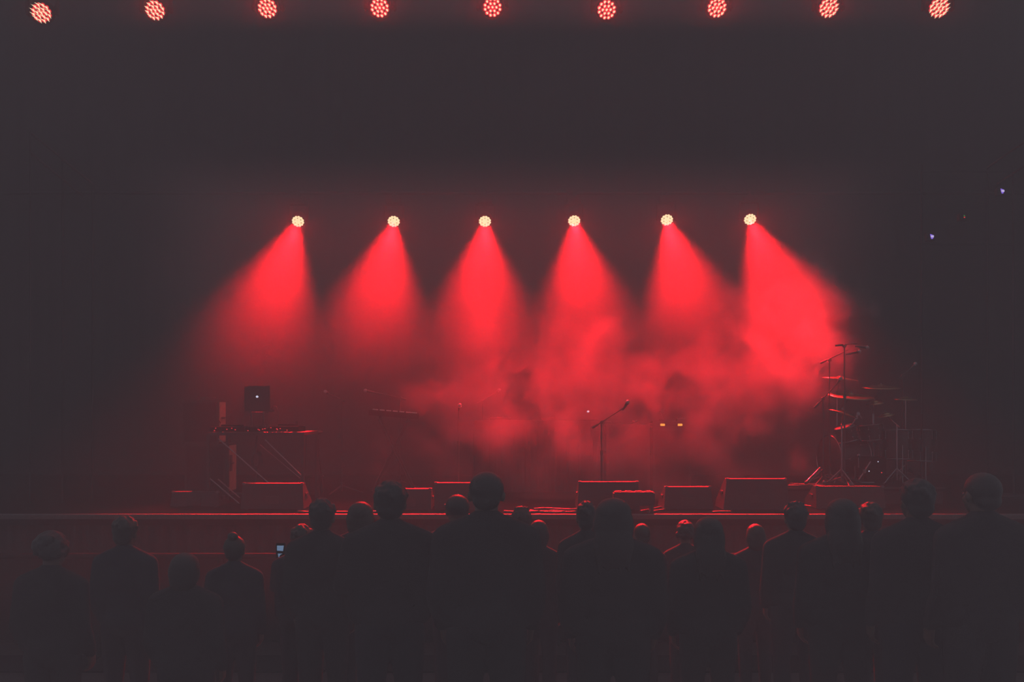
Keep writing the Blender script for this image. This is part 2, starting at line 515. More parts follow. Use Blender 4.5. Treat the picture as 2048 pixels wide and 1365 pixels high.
# ------------------------------------------------------------------ gear on the stage
SZ = STAGE_Z
LED_RED   = glow('red_led', (1.0, 0.03, 0.04), 1.0)
LED_WHITE = glow('white_led', (0.75, 0.78, 1.0), 1.1)
LED_AMBER = glow('amber_jewel_lamp', (1.0, 0.42, 0.06), 1.3)
LED_BLUE  = glow('violet_led', (0.30, 0.16, 1.0), 0.9)
LED_LILAC = glow('lilac_led', (0.72, 0.60, 1.0), 0.95)
LED_GREEN = glow('green_led', (0.05, 0.45, 0.06), 0.5)
SCREEN    = glow('phone_screen_light', (0.16, 0.26, 0.42), 0.8)

def span(px0, px1, y):
    return (px0 - 1024) / F_PX * y, (px1 - 1024) / F_PX * y

# ---- monitor wedges
def wedge(px0, px1, top, y, label, flare=0.05, feet=True):
    x0, x1 = span(px0, px1, y); w = x1 - x0
    h = at(0, top, y).z - SZ - 0.012
    t = thing('monitor_wedge', label, 'stage monitor', ((x0 + x1) / 2, y, SZ), 0, 'floor monitors along the stage front')
    z0 = 0.012
    prof = [(0.0, z0), (0.46, z0), (0.46, z0 + 0.07), (0.15, z0 + h), (0.035, z0 + h)]
    f = flare * w / 2
    MB().prism(prof, -w / 2 - f, w / 2 + f, -w / 2, w / 2).build('body', PAINT, t)
    # grille on the sloped baffle (faces the band)
    a = Vector((0, 0.46, z0 + 0.07)); b = Vector((0, 0.15, z0 + h)); n = Vector((0, h - 0.07, 0.31)).normalized()
    mid = (a + b) / 2 + n * 0.008
    R = (b - a).to_track_quat('Z', 'X').to_matrix()
    q = Matrix((Vector((1, 0, 0)), n, (b - a).normalized())).transposed()
    MB().box(mid, (w - 0.06, 0.012, (b - a).length - 0.04), rot=q, bev=0.004).build('grille', GRILLE, t)
    for s in (-1, 1):
        MB().box((s * (w / 2 - 0.012), 0.05, z0 + h - 0.004), (0.036, 0.05, 0.026), bev=0.006).build('corner', STEEL, t)
        xs = s * (w / 2 + f * 0.45)
        MB().box((xs, 0.2, z0 + h * 0.52), (0.022, 0.14, 0.05), bev=0.008).build('handle', BMETAL, t)
        for yy in (0.05, 0.41):
            MB().frustum((s * (w / 2 - 0.04), yy, 0), (s * (w / 2 - 0.04), yy, z0 + 0.004), 0.02, 0.018, 10).build('foot', RUBBER, t)
    MB().box((0.0, -0.004, z0 + h * 0.35), (0.16, 0.012, 0.09), bev=0.003).build('jack_plate', STEEL if False else BMETAL, t)
    return t

wedge(342, 435, 985, 11.55, 'small black floor monitor at the far left of the stage front')
wedge(484, 604, 968, 11.25, 'tall black floor monitor below the laptop table')
wedge(772, 862, 979, 11.2, 'black floor monitor behind the thick-haired person, left of the narrow gap', 0.0)
wedge(869, 985, 967, 11.2, 'black floor monitor partly hidden by the tallest head', 0.0)
wedge(1158, 1277, 965, 11.2, 'black floor monitor left of the leaning microphone stand foot')
wedge(1332, 1423, 975, 11.25, 'small black floor monitor below the amber-lit amplifier', 0.09)
wedge(1455, 1574, 959, 11.2, 'widest black floor monitor in front of the drum riser', 0.14)
wedge(1634, 1770, 974, 11.35, 'dim black floor monitor in front of the drums at the right', 0.02)

# low bench in front of the fifth wedge
y = 10.98
x0, x1 = span(1226, 1308, y); zt_ = at(0, 984, y).z - SZ
t = thing('effects_bench', 'low black bench with open legs in front of a floor monitor', 'bench', ((x0 + x1) / 2, y, SZ))
w = x1 - x0
MB().box((0, 0, zt_ - 0.075), (w, 0.15, 0.15), bev=0.012).build('top', PAINT, t)
for s in (-1, 1):
    MB().box((s * (w / 2 - 0.03), 0, (zt_ - 0.15) / 2), (0.035, 0.14, zt_ - 0.15), bev=0.004).build('leg', BMETAL, t)
for k in range(4):
    MB().box((-w / 2 + 0.06 + k * (w - 0.12) / 3, 0.02, zt_ + 0.004), (0.07, 0.06, 0.01), bev=0.002).build('pedal_plate', BMETAL, t)

# ---- cabinets and amplifiers
def cab(name, px0, px1, top, bottom_z, y, depth, label, cat, group=None, head=None, knobs=0, m=TOLEX):
    x0, x1 = span(px0, px1, y); w = x1 - x0
    h = at(0, top, y).z - bottom_z
    t = thing(name, label, cat, ((x0 + x1) / 2, y + depth / 2, bottom_z), 0, group)
    MB().box((0, 0, h / 2), (w, depth, h), bev=0.012).build('body', m, t)
    g = 0.035
    if not head:
        MB().box((0, -depth / 2 - 0.004, h / 2), (w - 2 * g, 0.014, h - 2 * g), bev=0.004).build('grille', GRILLE, t)
    for sx in (-1, 1):
        for sz in (0, 1):
            MB().box((sx * (w / 2 - 0.016), -depth / 2 + 0.016, 0.018 + sz * (h - 0.036)), (0.042, 0.042, 0.042), bev=0.008).build('corner', STEEL if False else BMETAL, t)
        MB().tube([(sx * (w / 2 + 0.002), -0.07, h * 0.6), (sx * (w / 2 + 0.022), -0.05, h * 0.6), (sx * (w / 2 + 0.022), 0.05, h * 0.6), (sx * (w / 2 + 0.002), 0.07, h * 0.6)], 0.011, 8).build('handle', BMETAL, t)
    return t, w, h, depth

t, w, h, d = cab('speaker_cabinet', 368, 452, 889, SZ, 13.4, 0.5, 'tall black speaker cabinet standing behind the laptop table at left', 'speaker')
MB().box((w / 2 + 0.003, 0, h / 2), (0.008, d - 0.05, h - 0.05), bev=0.002).build('side_panel', LIT_SIDE, t)  # pale sheet added so this side looks lit
MB().box((w / 2 + 0.008, -0.04, h * 0.6), (0.008, 0.12, 0.22), bev=0.002).build('side_recess', BMETAL, t)
lz = SZ + h
t, w, h, d = cab('speaker_cabinet', 362, 437, 801, lz, 13.42, 0.34, 'upper black speaker cabinet stacked at left, its side lit red', 'speaker')
tz = lz + h; cx = t.location.x
MB().box((w / 2 + 0.003, 0, h / 2), (0.008, d - 0.05, h - 0.05), bev=0.002).build('side_panel', LIT_SIDE, t)  # same pale sheet, light on the upper side put into colour
MB().tube([(w / 2 - 0.02 + 0.03 * math.sin(k * 0.9), -d / 2 + 0.02 + 0.01 * k % 3, h * 0.55 - 0.02 * k) for k in range(9)], 0.01, 8).build('strap', RUBBER, t)
c = MB()
for r in range(3):
    c.tube([(0.10 * math.cos(a / 16 * 2 * math.pi) + 0.01 * r, 0.07 * math.sin(a / 16 * 2 * math.pi), 0.008 + 0.013 * r) for a in range(16)], 0.008, 6, closed=True)
tag(c.build('coiled_cable', RUBBER, None, (cx + 0.03, 13.62, tz)), 'coiled cable lying on top of the stacked speaker cabinets', 'cable')

t, w, h, d = cab('guitar_cabinet', 1213, 1300, 849, SZ, 13.5, 0.4, 'black guitar cabinet standing left of the amber-lit amplifier', 'speaker')
for k, x in enumerate((-0.2, 0.05, 0.22)):
    pass
e = thing('effects_pedal', 'small effects pedal on top of the guitar cabinet', 'pedal', (t.location.x + 0.12, 13.66, SZ + h))
MB().prism([(-0.06, 0), (0.06, 0), (0.06, 0.05), (-0.06, 0.03)], -0.04, 0.04).build('body', BMETAL, e)
for s in (-1, 1):
    MB().rod((s * 0.02, 0.03, 0.042), (s * 0.02, 0.03, 0.062), 0.009, 10).build('knob', CHROME, e)
MB().rod((0, -0.03, 0.03), (0, -0.03, 0.048), 0.012, 10).build('footswitch', CHROME, e)
e = tag(MB().tube([(t.location.x - 0.25 + 0.04 * math.cos(a * 0.7), 13.68 + 0.04 * math.sin(a * 0.7), SZ + h + 0.008 + 0.0015 * a) for a in range(22)], 0.007, 6).build('instrument_cable', RUBBER), 'looped cable on top of the guitar cabinet', 'cable')

t, w, h, d = cab('bass_cabinet', 1306, 1382, 858, SZ, 13.5, 0.42, 'black bass cabinet under the amplifier with two amber lights', 'speaker')
bz = SZ + h
t, w, h, d = cab('amplifier_head', 1306, 1381, 843, bz, 13.52, 0.3, 'black amplifier head with two amber lights on its front panel', 'amplifier', head=True)
MB().box((0, -d / 2 - 0.003, h / 2), (w - 0.03, 0.01, h - 0.02), bev=0.003).build('front_panel', GREYP, t)
for px in (1325, 1360):
    x = at(px, 0, 13.52).x - t.location.x
    MB().box((x, -d / 2 - 0.009, h * 0.52), (0.062, 0.008, 0.03), bev=0.003).build('meter_lamp', LED_AMBER, t)
for k in range(5):
    MB().rod((-0.08 + k * 0.035, -d / 2 - 0.008, h * 0.5), (-0.08 + k * 0.035, -d / 2 - 0.022, h * 0.5), 0.01, 10).build('knob', PLASTIC, t)
az = bz + h; ax = t.location.x
e = thing('clip_tuner', 'small gooseneck gadget standing on the amplifier head', 'gadget', (ax - 0.12, 13.62, az))
MB().box((0, 0, 0.012), (0.07, 0.05, 0.024), bev=0.004).build('base', PLASTIC, e)
MB().tube([(0, 0, 0.02), (0.005, 0, 0.06), (-0.01, 0, 0.10), (-0.02, 0, 0.125)], 0.005, 8).build('neck', CHROME, e)
MB().ball((-0.022, 0, 0.132), (0.014, 0.01, 0.012)).build('head', PLASTIC, e)
e = thing('effects_pedal', 'small effects pedal on top of the amplifier head', 'pedal', (ax + 0.14, 13.62, az))
MB().prism([(-0.06, 0), (0.06, 0), (0.06, 0.045), (-0.06, 0.03)], -0.06, 0.06).build('body', BMETAL, e)
for s in (-1, 0, 1):
    MB().rod((s * 0.035, 0.03, 0.038), (s * 0.035, 0.03, 0.058), 0.009, 10).build('knob', CHROME, e)

# ---- microphones and stands
def microphone(tip, back, label, group=None):
    """handheld vocal microphone: grille ball at tip, body towards back (world points)."""
    tip = Vector(tip); back = Vector(back); d = (back - tip).normalized()
    t = thing('microphone', label, 'microphone', back, 0, group)
    o = tip - back
    L = (back - tip).length
    MB().frustum(o + d * 0.045, o + d * L, 0.019, 0.011, 14).frustum(o + d * L, o + d * (L + 0.015), 0.010, 0.010, 12).build('body', BMETAL, t)
    MB().ball(o + d * 0.022, (0.025, 0.025, 0.025)).build('grille', MICG, t)
    MB().rod(o + d * 0.040, o + d * 0.050, 0.0235, 16).build('ring', CHROME, t)
    return t

def stand(base, top_z, boom, label, m=BMETAL, r=0.011, tripod=True, spread=0.28, cat='microphone stand', name='microphone_stand', rot=0.3):
    """base: floor point; boom: (back point, front point) in world coordinates or None."""
    base = Vector(base)
    t = thing(name, label, cat, base)
    H = top_z - base.z
    if tripod:
        for k in range(3):
            a = rot + k * 2 * math.pi / 3
            MB().tube([(0, 0, 0.11), (0.05 * math.cos(a), 0.05 * math.sin(a), 0.09), (spread * math.cos(a), spread * math.sin(a), 0.012)], 0.009, 8).build('leg', m, t)
            MB().ball((spread * math.cos(a), spread * math.sin(a), 0.012), 0.012, 8, 6).build('foot', RUBBER, t)
        MB().rod((0, 0, 0.07), (0, 0, 0.15), 0.02, 12).build('hub', m, t)
    else:
        MB().lathe([(0, 0), (0.15, 0), (0.15, 0.015), (0.13, 0.025), (0.02, 0.032), (0, 0.032)], 28).build('base', m, t)
    MB().rod((0, 0, 0.03), (0, 0, H * 0.62), r, 12).build('pole', m, t)
    MB().rod((0, 0, H * 0.6), (0, 0, H), r * 0.75, 12).build('upper_pole', CHROME if r > 0.0111 else m, t)
    MB().rod((0, 0, H * 0.59), (0, 0, H * 0.65), r * 1.7, 12).build('clutch', m, t)
    if boom:
        a, b = Vector(boom[0]) - base, Vector(boom[1]) - base
        MB().rod(a, b, 0.0075, 10).build('boom', m, t)
        MB().rod((0, -0.02, H), (0, 0.02, H), 0.022, 14).build('boom_clutch', m, t)
        d = (b - a).normalized()
        MB().rod(a - d * 0.0, a + d * 0.09, 0.014, 10).build('counterweight', m, t)
    return t

# front microphone on a leaning boom
Y = 12.2
pb, pf, pm = at(1184, 857, Y), at(1246, 817, Y), at(1254, 808, Y)
base = Vector((at(1203, 0, Y).x, Y, SZ)); tz_ = at(1203, 845, Y).z
stand(base, tz_, (pb, pf), 'black microphone stand with a boom leaning up to the right', rot=1.2, tripod=False)
microphone(pm + Vector((0.012, -0.05, 0.035)), pf + Vector((0.01, 0.05, -0.01)), 'bright-rimmed microphone at the tip of the leaning boom')
# straight stand left of the cloth table
Y = 13.0
base = Vector((at(917, 0, Y).x, Y, SZ)); tp = at(917, 822, Y)
stand(base, tp.z, None, 'straight microphone stand left of the cloth-covered table', rot=0.2)
microphone(at(920, 808, Y), at(917, 823, Y) + Vector((0, 0.05, 0.0)), 'microphone on the straight stand left of the cloth-covered table')
# keyboard player's boom
Y = 14.2
base = Vector((at(800, 0, Y).x, Y, SZ)); tp = at(800, 796, Y)
stand(base, tp.z, (at(812, 799, Y), at(752, 786, Y)), 'dim microphone stand behind the keyboard', rot=0.5)
microphone(at(728, 781, Y), at(752, 786.5, Y), 'red-lit microphone held above the keyboard')
# stand by the laptop table
Y = 13.4
base = Vector((at(683, 0, Y).x, Y, SZ)); tp = at(683, 800, Y)
stand(base, tp.z, (at(690, 804, Y), at(656, 786, Y)), 'dim microphone stand right of the laptop table', rot=0.1)
microphone(at(648, 783, Y), at(658, 788, Y) + Vector((0, 0.06, 0)), 'small red-lit microphone right of the laptop lid')
# stand behind the cloth table
Y = 15.0
base = Vector((at(965, 0, Y).x, Y, SZ)); tp = at(965, 800, Y)
stand(base, tp.z, (at(955, 807, Y), at(989, 787, Y)), 'microphone stand hidden in smoke behind the cloth-covered table', rot=0.1)
microphone(at(1001, 779, Y), at(988, 788, Y), 'red-lit slanted microphone in the smoke above the cloth-covered table')

# ---- keyboard on a folding stand
Y = 13.7
a, b = at(740, 818, Y), at(836, 826, Y)
kw = (b - a).length
t = thing('keyboard', 'slim stage keyboard lying on a crossed stand, its top edge lit red', 'keyboard', ((a.x + b.x) / 2, Y, 0), 0)
zc = (a.z + b.z) / 2 - 0.05
rt = Matrix.Rotation(math.atan2(a.z - b.z, b.x - a.x), 3, 'Y')
MB().box((0, 0, zc), (kw, 0.30, 0.075), rot=rt, bev=0.008).build('case', PLASTIC, t)
for k in range(24):
    xk = -kw / 2 + 0.03 + (k + 0.5) * (kw - 0.06) / 24
    MB().box(rt @ Vector((xk, 0.07, 0.043)) + Vector((0, 0, zc)), ((kw - 0.06) / 24 - 0.002, 0.13, 0.014), rot=rt).build('key', KEYW, t)
for k in range(5):
    MB().rod(rt @ Vector((-0.2 + k * 0.09, -0.09, 0.036)) + Vector((0, 0, zc)), rt @ Vector((-0.2 + k * 0.09, -0.09, 0.055)) + Vector((0, 0, zc)), 0.010, 10).build('knob', PLASTIC, t)
kx = t.location.x
t = thing('keyboard_stand', 'crossed folding stand under the stage keyboard', 'stand', (kx, Y, SZ))
hz = zc - 0.045 - SZ
for yy in (-0.12, 0.12):
    for s in (-1, 1):
        MB().rod((-s * 0.28, yy, 0.02), (s * 0.2, yy, hz - 0.01), 0.014, 10).build('leg', BMETAL, t)
for s in (-1, 1):
    MB().rod((s * 0.2, -0.15, hz - 0.03 - s * 0.028), (s * 0.2, 0.15, hz - 0.03 - s * 0.028), 0.016, 10).build('arm', BMETAL, t)
    MB().rod((s * 0.28, -0.2, 0.018), (s * 0.28, 0.2, 0.018), 0.016, 10).build('foot_bar', BMETAL, t)

# ---- round-topped stool right of the laptop table
Y = 13.2
c = at(622, 862, Y)
t = thing('bar_stool', 'round-seated tall stool right of the laptop table', 'stool', (c.x, Y, SZ))
hh = c.z - SZ
MB().lathe([(0, hh - 0.05), (0.13, hh - 0.05), (0.15, hh - 0.03), (0.15, hh - 0.01), (0.13, hh), (0, hh)], 24).build('seat', WOODT, t)
for k in range(4):
    a = math.pi / 4 + k * math.pi / 2
    MB().rod((0.10 * math.cos(a), 0.10 * math.sin(a), hh - 0.05), (0.19 * math.cos(a), 0.19 * math.sin(a), 0.0), 0.012, 8).build('leg', BMETAL, t)
MB().tube([(0.165 * math.cos(k / 20 * 2 * math.pi), 0.165 * math.sin(k / 20 * 2 * math.pi), 0.25) for k in range(20)], 0.008, 6, closed=True).build('foot_ring', BMETAL, t)

# ---- cloth-covered table with second laptop
Y = 13.4
x0, x1 = span(948, 1204, Y); zt2 = at(0, 842, Y).z; cxt = (x0 + x1) / 2; wt = x1 - x0; ht = zt2 - SZ
t = thing('covered_table', 'long table under a black cloth in the middle of the stage', 'table', (cxt, Y + 0.35, SZ))
MB().box((0, 0, ht - 0.02), (wt - 0.02, 0.68, 0.03)).build('table_top', WOODT, t)
for sx in (-1, 1):
    for sy in (-1, 1):
        MB().rod((sx * (wt / 2 - 0.08), sy * 0.28, 0), (sx * (wt / 2 - 0.08), sy * 0.28, ht - 0.03), 0.018, 10).build('leg', BMETAL, t)
ring = []
n = 120
rnd = random.Random(3)
loop = [(-wt / 2, -0.35), (wt / 2, -0.35), (wt / 2, 0.35), (-wt / 2, 0.35)]
per = []
for i in range(4):
    a = Vector(loop[i]); b = Vector(loop[(i + 1) % 4]); L = (b - a).length; k = int(L / 0.04)
    for j in range(k):
        per.append((a + (b - a) * j / k, Vector(((b - a).y, -(b - a).x)).normalized()))
vs = []; fs = []; N = len(per)
for i, (p, nn) in enumerate(per):
    wv = 0.012 * math.sin(i * 0.9) + 0.006 * math.sin(i * 2.3)
    vs += [(p.x, p.y, ht + 0.002), (p.x + nn.x * (0.012 + wv * 0.4), p.y + nn.y * (0.012 + wv * 0.4), ht * 0.7), (p.x + nn.x * (0.03 + wv), p.y + nn.y * (0.03 + wv), 0.02)]
for i in range(N):
    j = (i + 1) % N
    fs += [(3 * i, 3 * j, 3 * j + 1, 3 * i + 1), (3 * i + 1, 3 * j + 1, 3 * j + 2, 3 * i + 2)]
fs.append(tuple(3 * i for i in range(N)))
cl = MB().add(vs, fs, False).build('table_cloth', CLOTHB, None, (cxt, Y + 0.35, SZ))
tag(cl, 'black cloth hanging over the long table to the floor', 'tablecloth')

def laptop(base, w, lid_h, label, tilt, stand_h=0.0):
    """laptop whose lid back faces the audience; base is the hinge point on its support."""
    t = thing('laptop', label, 'laptop', base)
    MB().box((0, 0.12, 0.008), (w, 0.23, 0.014), bev=0.004).build('keyboard_base', GREYP, t)
    R = Matrix.Rotation(tilt, 3, 'X')
    MB().box(R @ Vector((0, -0.004, lid_h / 2)) + Vector((0, 0, 0.014)), (w, 0.008, lid_h), rot=R, bev=0.003).build('lid', GREYP, t)
    MB().box(R @ Vector((0, 0.001, lid_h / 2)) + Vector((0, 0.0, 0.014)), (w - 0.02, 0.003, lid_h - 0.02), rot=R).build('screen', PLASTIC, t)
    b = MB().ball(R @ Vector((0, -0.009, lid_h * 0.56)) + Vector((0, 0, 0.014)), (0.017, 0.003, 0.013), 14, 8, R)
    b.build('lid_light', LED_WHITE, t)
    return t
p = at(1176, 843, Y + 0.25)
laptop((p.x, Y + 0.25, zt2 + 0.004), 0.30, 0.19, 'open laptop with a glowing lid dot on the cloth-covered table', 0.12)
for (pa, pb_, kind) in ((980, 1022, 'a'), (1082, 1112, 'b')):
    xa, xb = span(pa, pb_, Y + 0.2)
    t = thing('sound_module', 'flat sound module on the cloth table, ' + ('nearer the straight microphone stand' if kind == 'a' else 'nearer the laptop'), 'sound module', ((xa + xb) / 2, Y + 0.25, zt2 + 0.003), 0, 'sound modules on the cloth-covered table')
    MB().prism([(-0.1, 0), (0.1, 0), (0.1, 0.04), (-0.1, 0.028)], -(xb - xa) / 2, (xb - xa) / 2).build('case', PLASTIC, t)
    for k in range(4):
        MB().rod((-(xb - xa) / 2 + 0.03 + k * (xb - xa - 0.06) / 3, 0.05, 0.035), (-(xb - xa) / 2 + 0.03 + k * (xb - xa - 0.06) / 3, 0.05, 0.052), 0.009, 10).build('knob', CHROME, t)

# ---- laptop table at the left
Y = 12.0
x0, x1 = span(413, 608, Y); ztop = at(0, 865, Y).z; wd = x1 - x0; dd = 0.85; hh = ztop - SZ
t = thing('equipment_table', 'black metal-framed table with slanting braces carrying the laptop', 'table', ((x0 + x1) / 2, Y + dd / 2, SZ))
MB().box((0, 0, hh - 0.02), (wd, dd, 0.04), bev=0.004).build('table_top', BMETAL, t)
for sx in (-1, 1):
    for sy in (-1, 1):
        MB().box((sx * (wd / 2 - 0.018), sy * (dd / 2 - 0.018), (hh - 0.04) / 2), (0.034, 0.034, hh - 0.04), bev=0.004).build('leg', BMETAL, t)
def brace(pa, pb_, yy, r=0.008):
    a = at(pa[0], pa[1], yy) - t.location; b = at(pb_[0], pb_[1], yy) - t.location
    MB().rod(a, b, r, 8).build('brace', LIT_BRACE, t)
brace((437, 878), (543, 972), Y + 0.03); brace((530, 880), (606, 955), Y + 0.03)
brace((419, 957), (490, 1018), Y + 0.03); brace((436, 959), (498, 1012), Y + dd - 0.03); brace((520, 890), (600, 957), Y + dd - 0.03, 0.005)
MB().rod((-wd / 2 + 0.02, dd / 2 - 0.02, 0.05), (wd / 2 - 0.02, dd / 2 - 0.02, 0.05), 0.01, 8).build('stretcher', BMETAL, t)

def deck(px0, px1, top, label, name, cat, seed, platter):
    a, b = span(px0, px1, Y + 0.2); w = b - a; h = at(0, top, Y + 0.2).z - ztop
    e = thing(name, label, cat, ((a + b) / 2, Y + 0.32, ztop))
    MB().prism([(-0.2, 0), (0.2, 0), (0.2, h * 0.8), (-0.14, h), (-0.2, h * 0.85)], -w / 2, w / 2).build('case', PLASTIC, e)
    r = random.Random(seed)
    if platter:
        MB().lathe([(0, h * 0.9), (w * 0.33, h * 0.9), (w * 0.33, h * 0.98 + 0.012), (w * 0.30, h * 0.98 + 0.02), (0, h * 0.98 + 0.02)], 28, Matrix.Translation((0, 0.03, 0))).build('platter', PLASTIC, e)
    else:
        for i in range(4):
            for j in range(3):
                MB().rod((-w / 2 + w * (i + 0.5) / 4, -0.1 + j * 0.09, h * 0.8), (-w / 2 + w * (i + 0.5) / 4, -0.1 + j * 0.09, h + 0.022), 0.011, 10).build('knob', BMETAL, e)
    for k in range(5):
        x = r.uniform(-w / 2 + 0.02, w / 2 - 0.02)
        MB().box((x, -0.2, h * r.uniform(0.25, 0.75)), (0.014, 0.008, 0.009)).build('indicator', LED_RED, e)
    return e
deck(424, 492, 853, 'flat media player with red lamps at the left end of the laptop table', 'media_player', 'media player', 1, True)
deck(494, 538, 855, 'small mixer with knobs between the two media players', 'audio_mixer', 'mixer', 2, False)
deck(541, 600, 852, 'flat media player with red lamps at the right end of the laptop table', 'media_player', 'media player', 3, True)

zl = at(0, 826, Y + 0.54).z
p0, p1 = at(503, 828, Y + 0.54), at(527, 828, Y + 0.54)
e = thing('laptop_stand', 'two-legged stand holding the laptop above the table', 'stand', ((p0.x + p1.x) / 2, Y + 0.54, ztop))
hs = zl - ztop; xs = (p1.x - p0.x) / 2
for s in (-1, 1):
    MB().tube([(s * xs, 0.27, 0.008), (s * xs, 0.03, 0.008), (s * xs, 0.0, 0.03), (s * xs, 0.0, hs), (s * xs, 0.04, hs + 0.008), (s * xs, 0.22, hs + 0.008)], 0.010, 8).build('leg', BMETAL, e)
MB().rod((-xs, 0.0, hs), (xs, 0.0, hs), 0.009, 8).build('crossbar', BMETAL, e)
MB().box((0, 0.13, hs + 0.004), (0.26, 0.2, 0.016), bev=0.004).build('tray', BMETAL, e)
pc = at(515, 816, Y + 0.56)
lp = laptop((pc.x, Y + 0.56, zl + 0.014), 0.325, at(0, 772, Y + 0.54).z - zl - 0.028, 'open laptop on its stand with a glowing dot on the dark lid', 0.05)
tag(MB().tube([at(541, 822, Y + 0.6), at(546, 812, Y + 0.6), at(553, 814, Y + 0.6), at(557, 830, Y + 0.6), at(554, 850, Y + 0.62), at(552, 861, Y + 0.64)], 0.006, 8).build('laptop_cable', RUBBER), 'thin cable looping from the laptop down to the table', 'cable')
e = thing('desk_antenna', 'short upright antenna at the right end of the laptop table', 'antenna', (at(592, 0, Y + 0.52).x, Y + 0.55, ztop))
MB().box((0, 0, 0.015), (0.05, 0.05, 0.03), bev=0.004).build('base', PLASTIC, e)
MB().rod((0, 0, 0.03), (0, 0, at(0, 843, Y + 0.55).z - ztop), 0.011, 10).build('rod', PLASTIC, e)
# cable bundle hanging under the table
pts = [at(514, 872, Y + 0.3) + Vector((0, 0, 0.0)), at(512, 890, Y + 0.3), at(511, 905, Y + 0.3)]
e = thing('hanging_cables', 'dark bundle of cables hanging under the laptop table', 'cables', at(513, 872, Y + 0.3))
o0 = e.location
MB().tube([p - o0 for p in pts], 0.013, 8).build('upper_cable', RUBBER, e)
bm_ = MB()
for k in range(5):
    cc = at(513, 920, Y + 0.3) - o0
    bm_.tube([cc + Vector(((0.035 + 0.008 * k) * math.cos(a / 14 * 2 * math.pi), 0.012 * k - 0.024, (0.08 + 0.005 * k) * math.sin(a / 14 * 2 * math.pi))) for a in range(14)], 0.012, 6, closed=True)
bm_.build('coil', RUBBER, e)
MB().tube([p - o0 for p in (at(513, 930, Y + 0.3), at(512, 950, Y + 0.32), at(510, 975, Y + 0.35), at(508, 1001, Y + 0.38))], 0.009, 8).build('lower_cable', RUBBER, e)

# ---- cables on the stage front
def cable(pts, r, label, y):
    tag(MB().tube(smooth_path([Vector((p[0], p[1], p[2])) for p in pts]), r, 8).build('stage_cable', RUBBER), label, 'cable', 'cables lying on the stage')
def smooth_path(pts, k=8):
    out = []
    for i in range(len(pts) - 1):
        p0 = pts[max(i - 1, 0)]; p1 = pts[i]; p2 = pts[i + 1]; p3 = pts[min(i + 2, len(pts) - 1)]
        for j in range(k):
            s = j / k
            out.append(0.5 * ((2 * p1) + (p2 - p0) * s + (2 * p0 - 5 * p1 + 4 * p2 - p3) * s * s + (3 * p1 - p0 - 3 * p2 + p3) * s ** 3))
    out.append(pts[-1]); return out
def floor_pts(spec, z=SZ, r=0.012):
    return [((px - 1024) / F_PX * y, y, z + r) for (px, y) in spec]
cable(floor_pts([(1008, 11.0), (1040, 10.92), (1075, 10.98), (1110, 10.9), (1158, 10.95)]), 0.013, 'thick cable along the stage edge between the middle floor monitors', 0)
cable([(p[0], p[1], p[2] + 0.03) for p in floor_pts([(1068, 10.95), (1090, 11.03), (1118, 10.96), (1140, 10.9), (1162, 11.0)])], 0.012, 'upper looping cable on the stage edge left of the bench', 0)
cable(floor_pts([(1060, 11.1), (1085, 10.95), (1105, 11.05), (1130, 11.0)]), 0.012, 'short cable curled behind the stage edge cables', 0)
cable([(p[0], p[1], p[2] + 0.001) for p in floor_pts([(1280, 11.0), (1300, 11.2), (1330, 11.6), (1345, 12.0)])], 0.012, 'cable running back from the bench past the small floor monitor', 0)
cable(floor_pts([(1296, 10.9), (1315, 11.1), (1330, 11.25), (1328, 11.9)]), 0.011, 'lower cable between the bench and the small floor monitor', 0)
cable(floor_pts([(596, 11.0), (615, 10.93), (640, 10.96), (690, 10.92), (760, 10.96)]), 0.012, 'cable along the stage edge right of the tall floor monitor', 0)
cable(floor_pts([(1424, 10.92), (1440, 10.96), (1462, 10.94)]), 0.012, 'short cable between the two right-hand floor monitors', 0)
# ------------------------------------------------------------------ drum riser and kit
RY0, RY1 = 12.0, 14.1
rx0 = (1572 - 1024) / F_PX * RY0; rx1 = (1890 - 1024) / F_PX * RY0
RZ = at(0, 975, RY0).z
t = thing('drum_riser', 'low black platform under the drum kit', 'platform', ((rx0 + rx1) / 2, (RY0 + RY1) / 2, SZ))
MB().box((0, 0, RZ - SZ - 0.025), (rx1 - rx0, RY1 - RY0, 0.05), bev=0.006).build('deck', DECK, t)
MB().box((0, -(RY1 - RY0) / 2 + 0.03, (RZ - SZ - 0.05) / 2), (rx1 - rx0 - 0.03, 0.02, RZ - SZ - 0.05)).build('front_panel', SKIRT, t)
MB().box((-(rx1 - rx0) / 2 + 0.03, 0, (RZ - SZ - 0.05) / 2), (0.02, RY1 - RY0 - 0.05, RZ - SZ - 0.05)).build('side_panel', SKIRT, t)
MB().box((0, -(RY1 - RY0) / 2 - 0.004, RZ - SZ - 0.012), (rx1 - rx0, 0.012, 0.022), bev=0.003).build('edge_strip', BMETAL, t)
for sx in (-1, 1):
    for sy in (-1, 1):
        MB().rod((sx * ((rx1 - rx0) / 2 - 0.08), sy * ((RY1 - RY0) / 2 - 0.08), 0), (sx * ((rx1 - rx0) / 2 - 0.08), sy * ((RY1 - RY0) / 2 - 0.08), RZ - SZ - 0.05), 0.03, 10).build('leg', BMETAL, t)

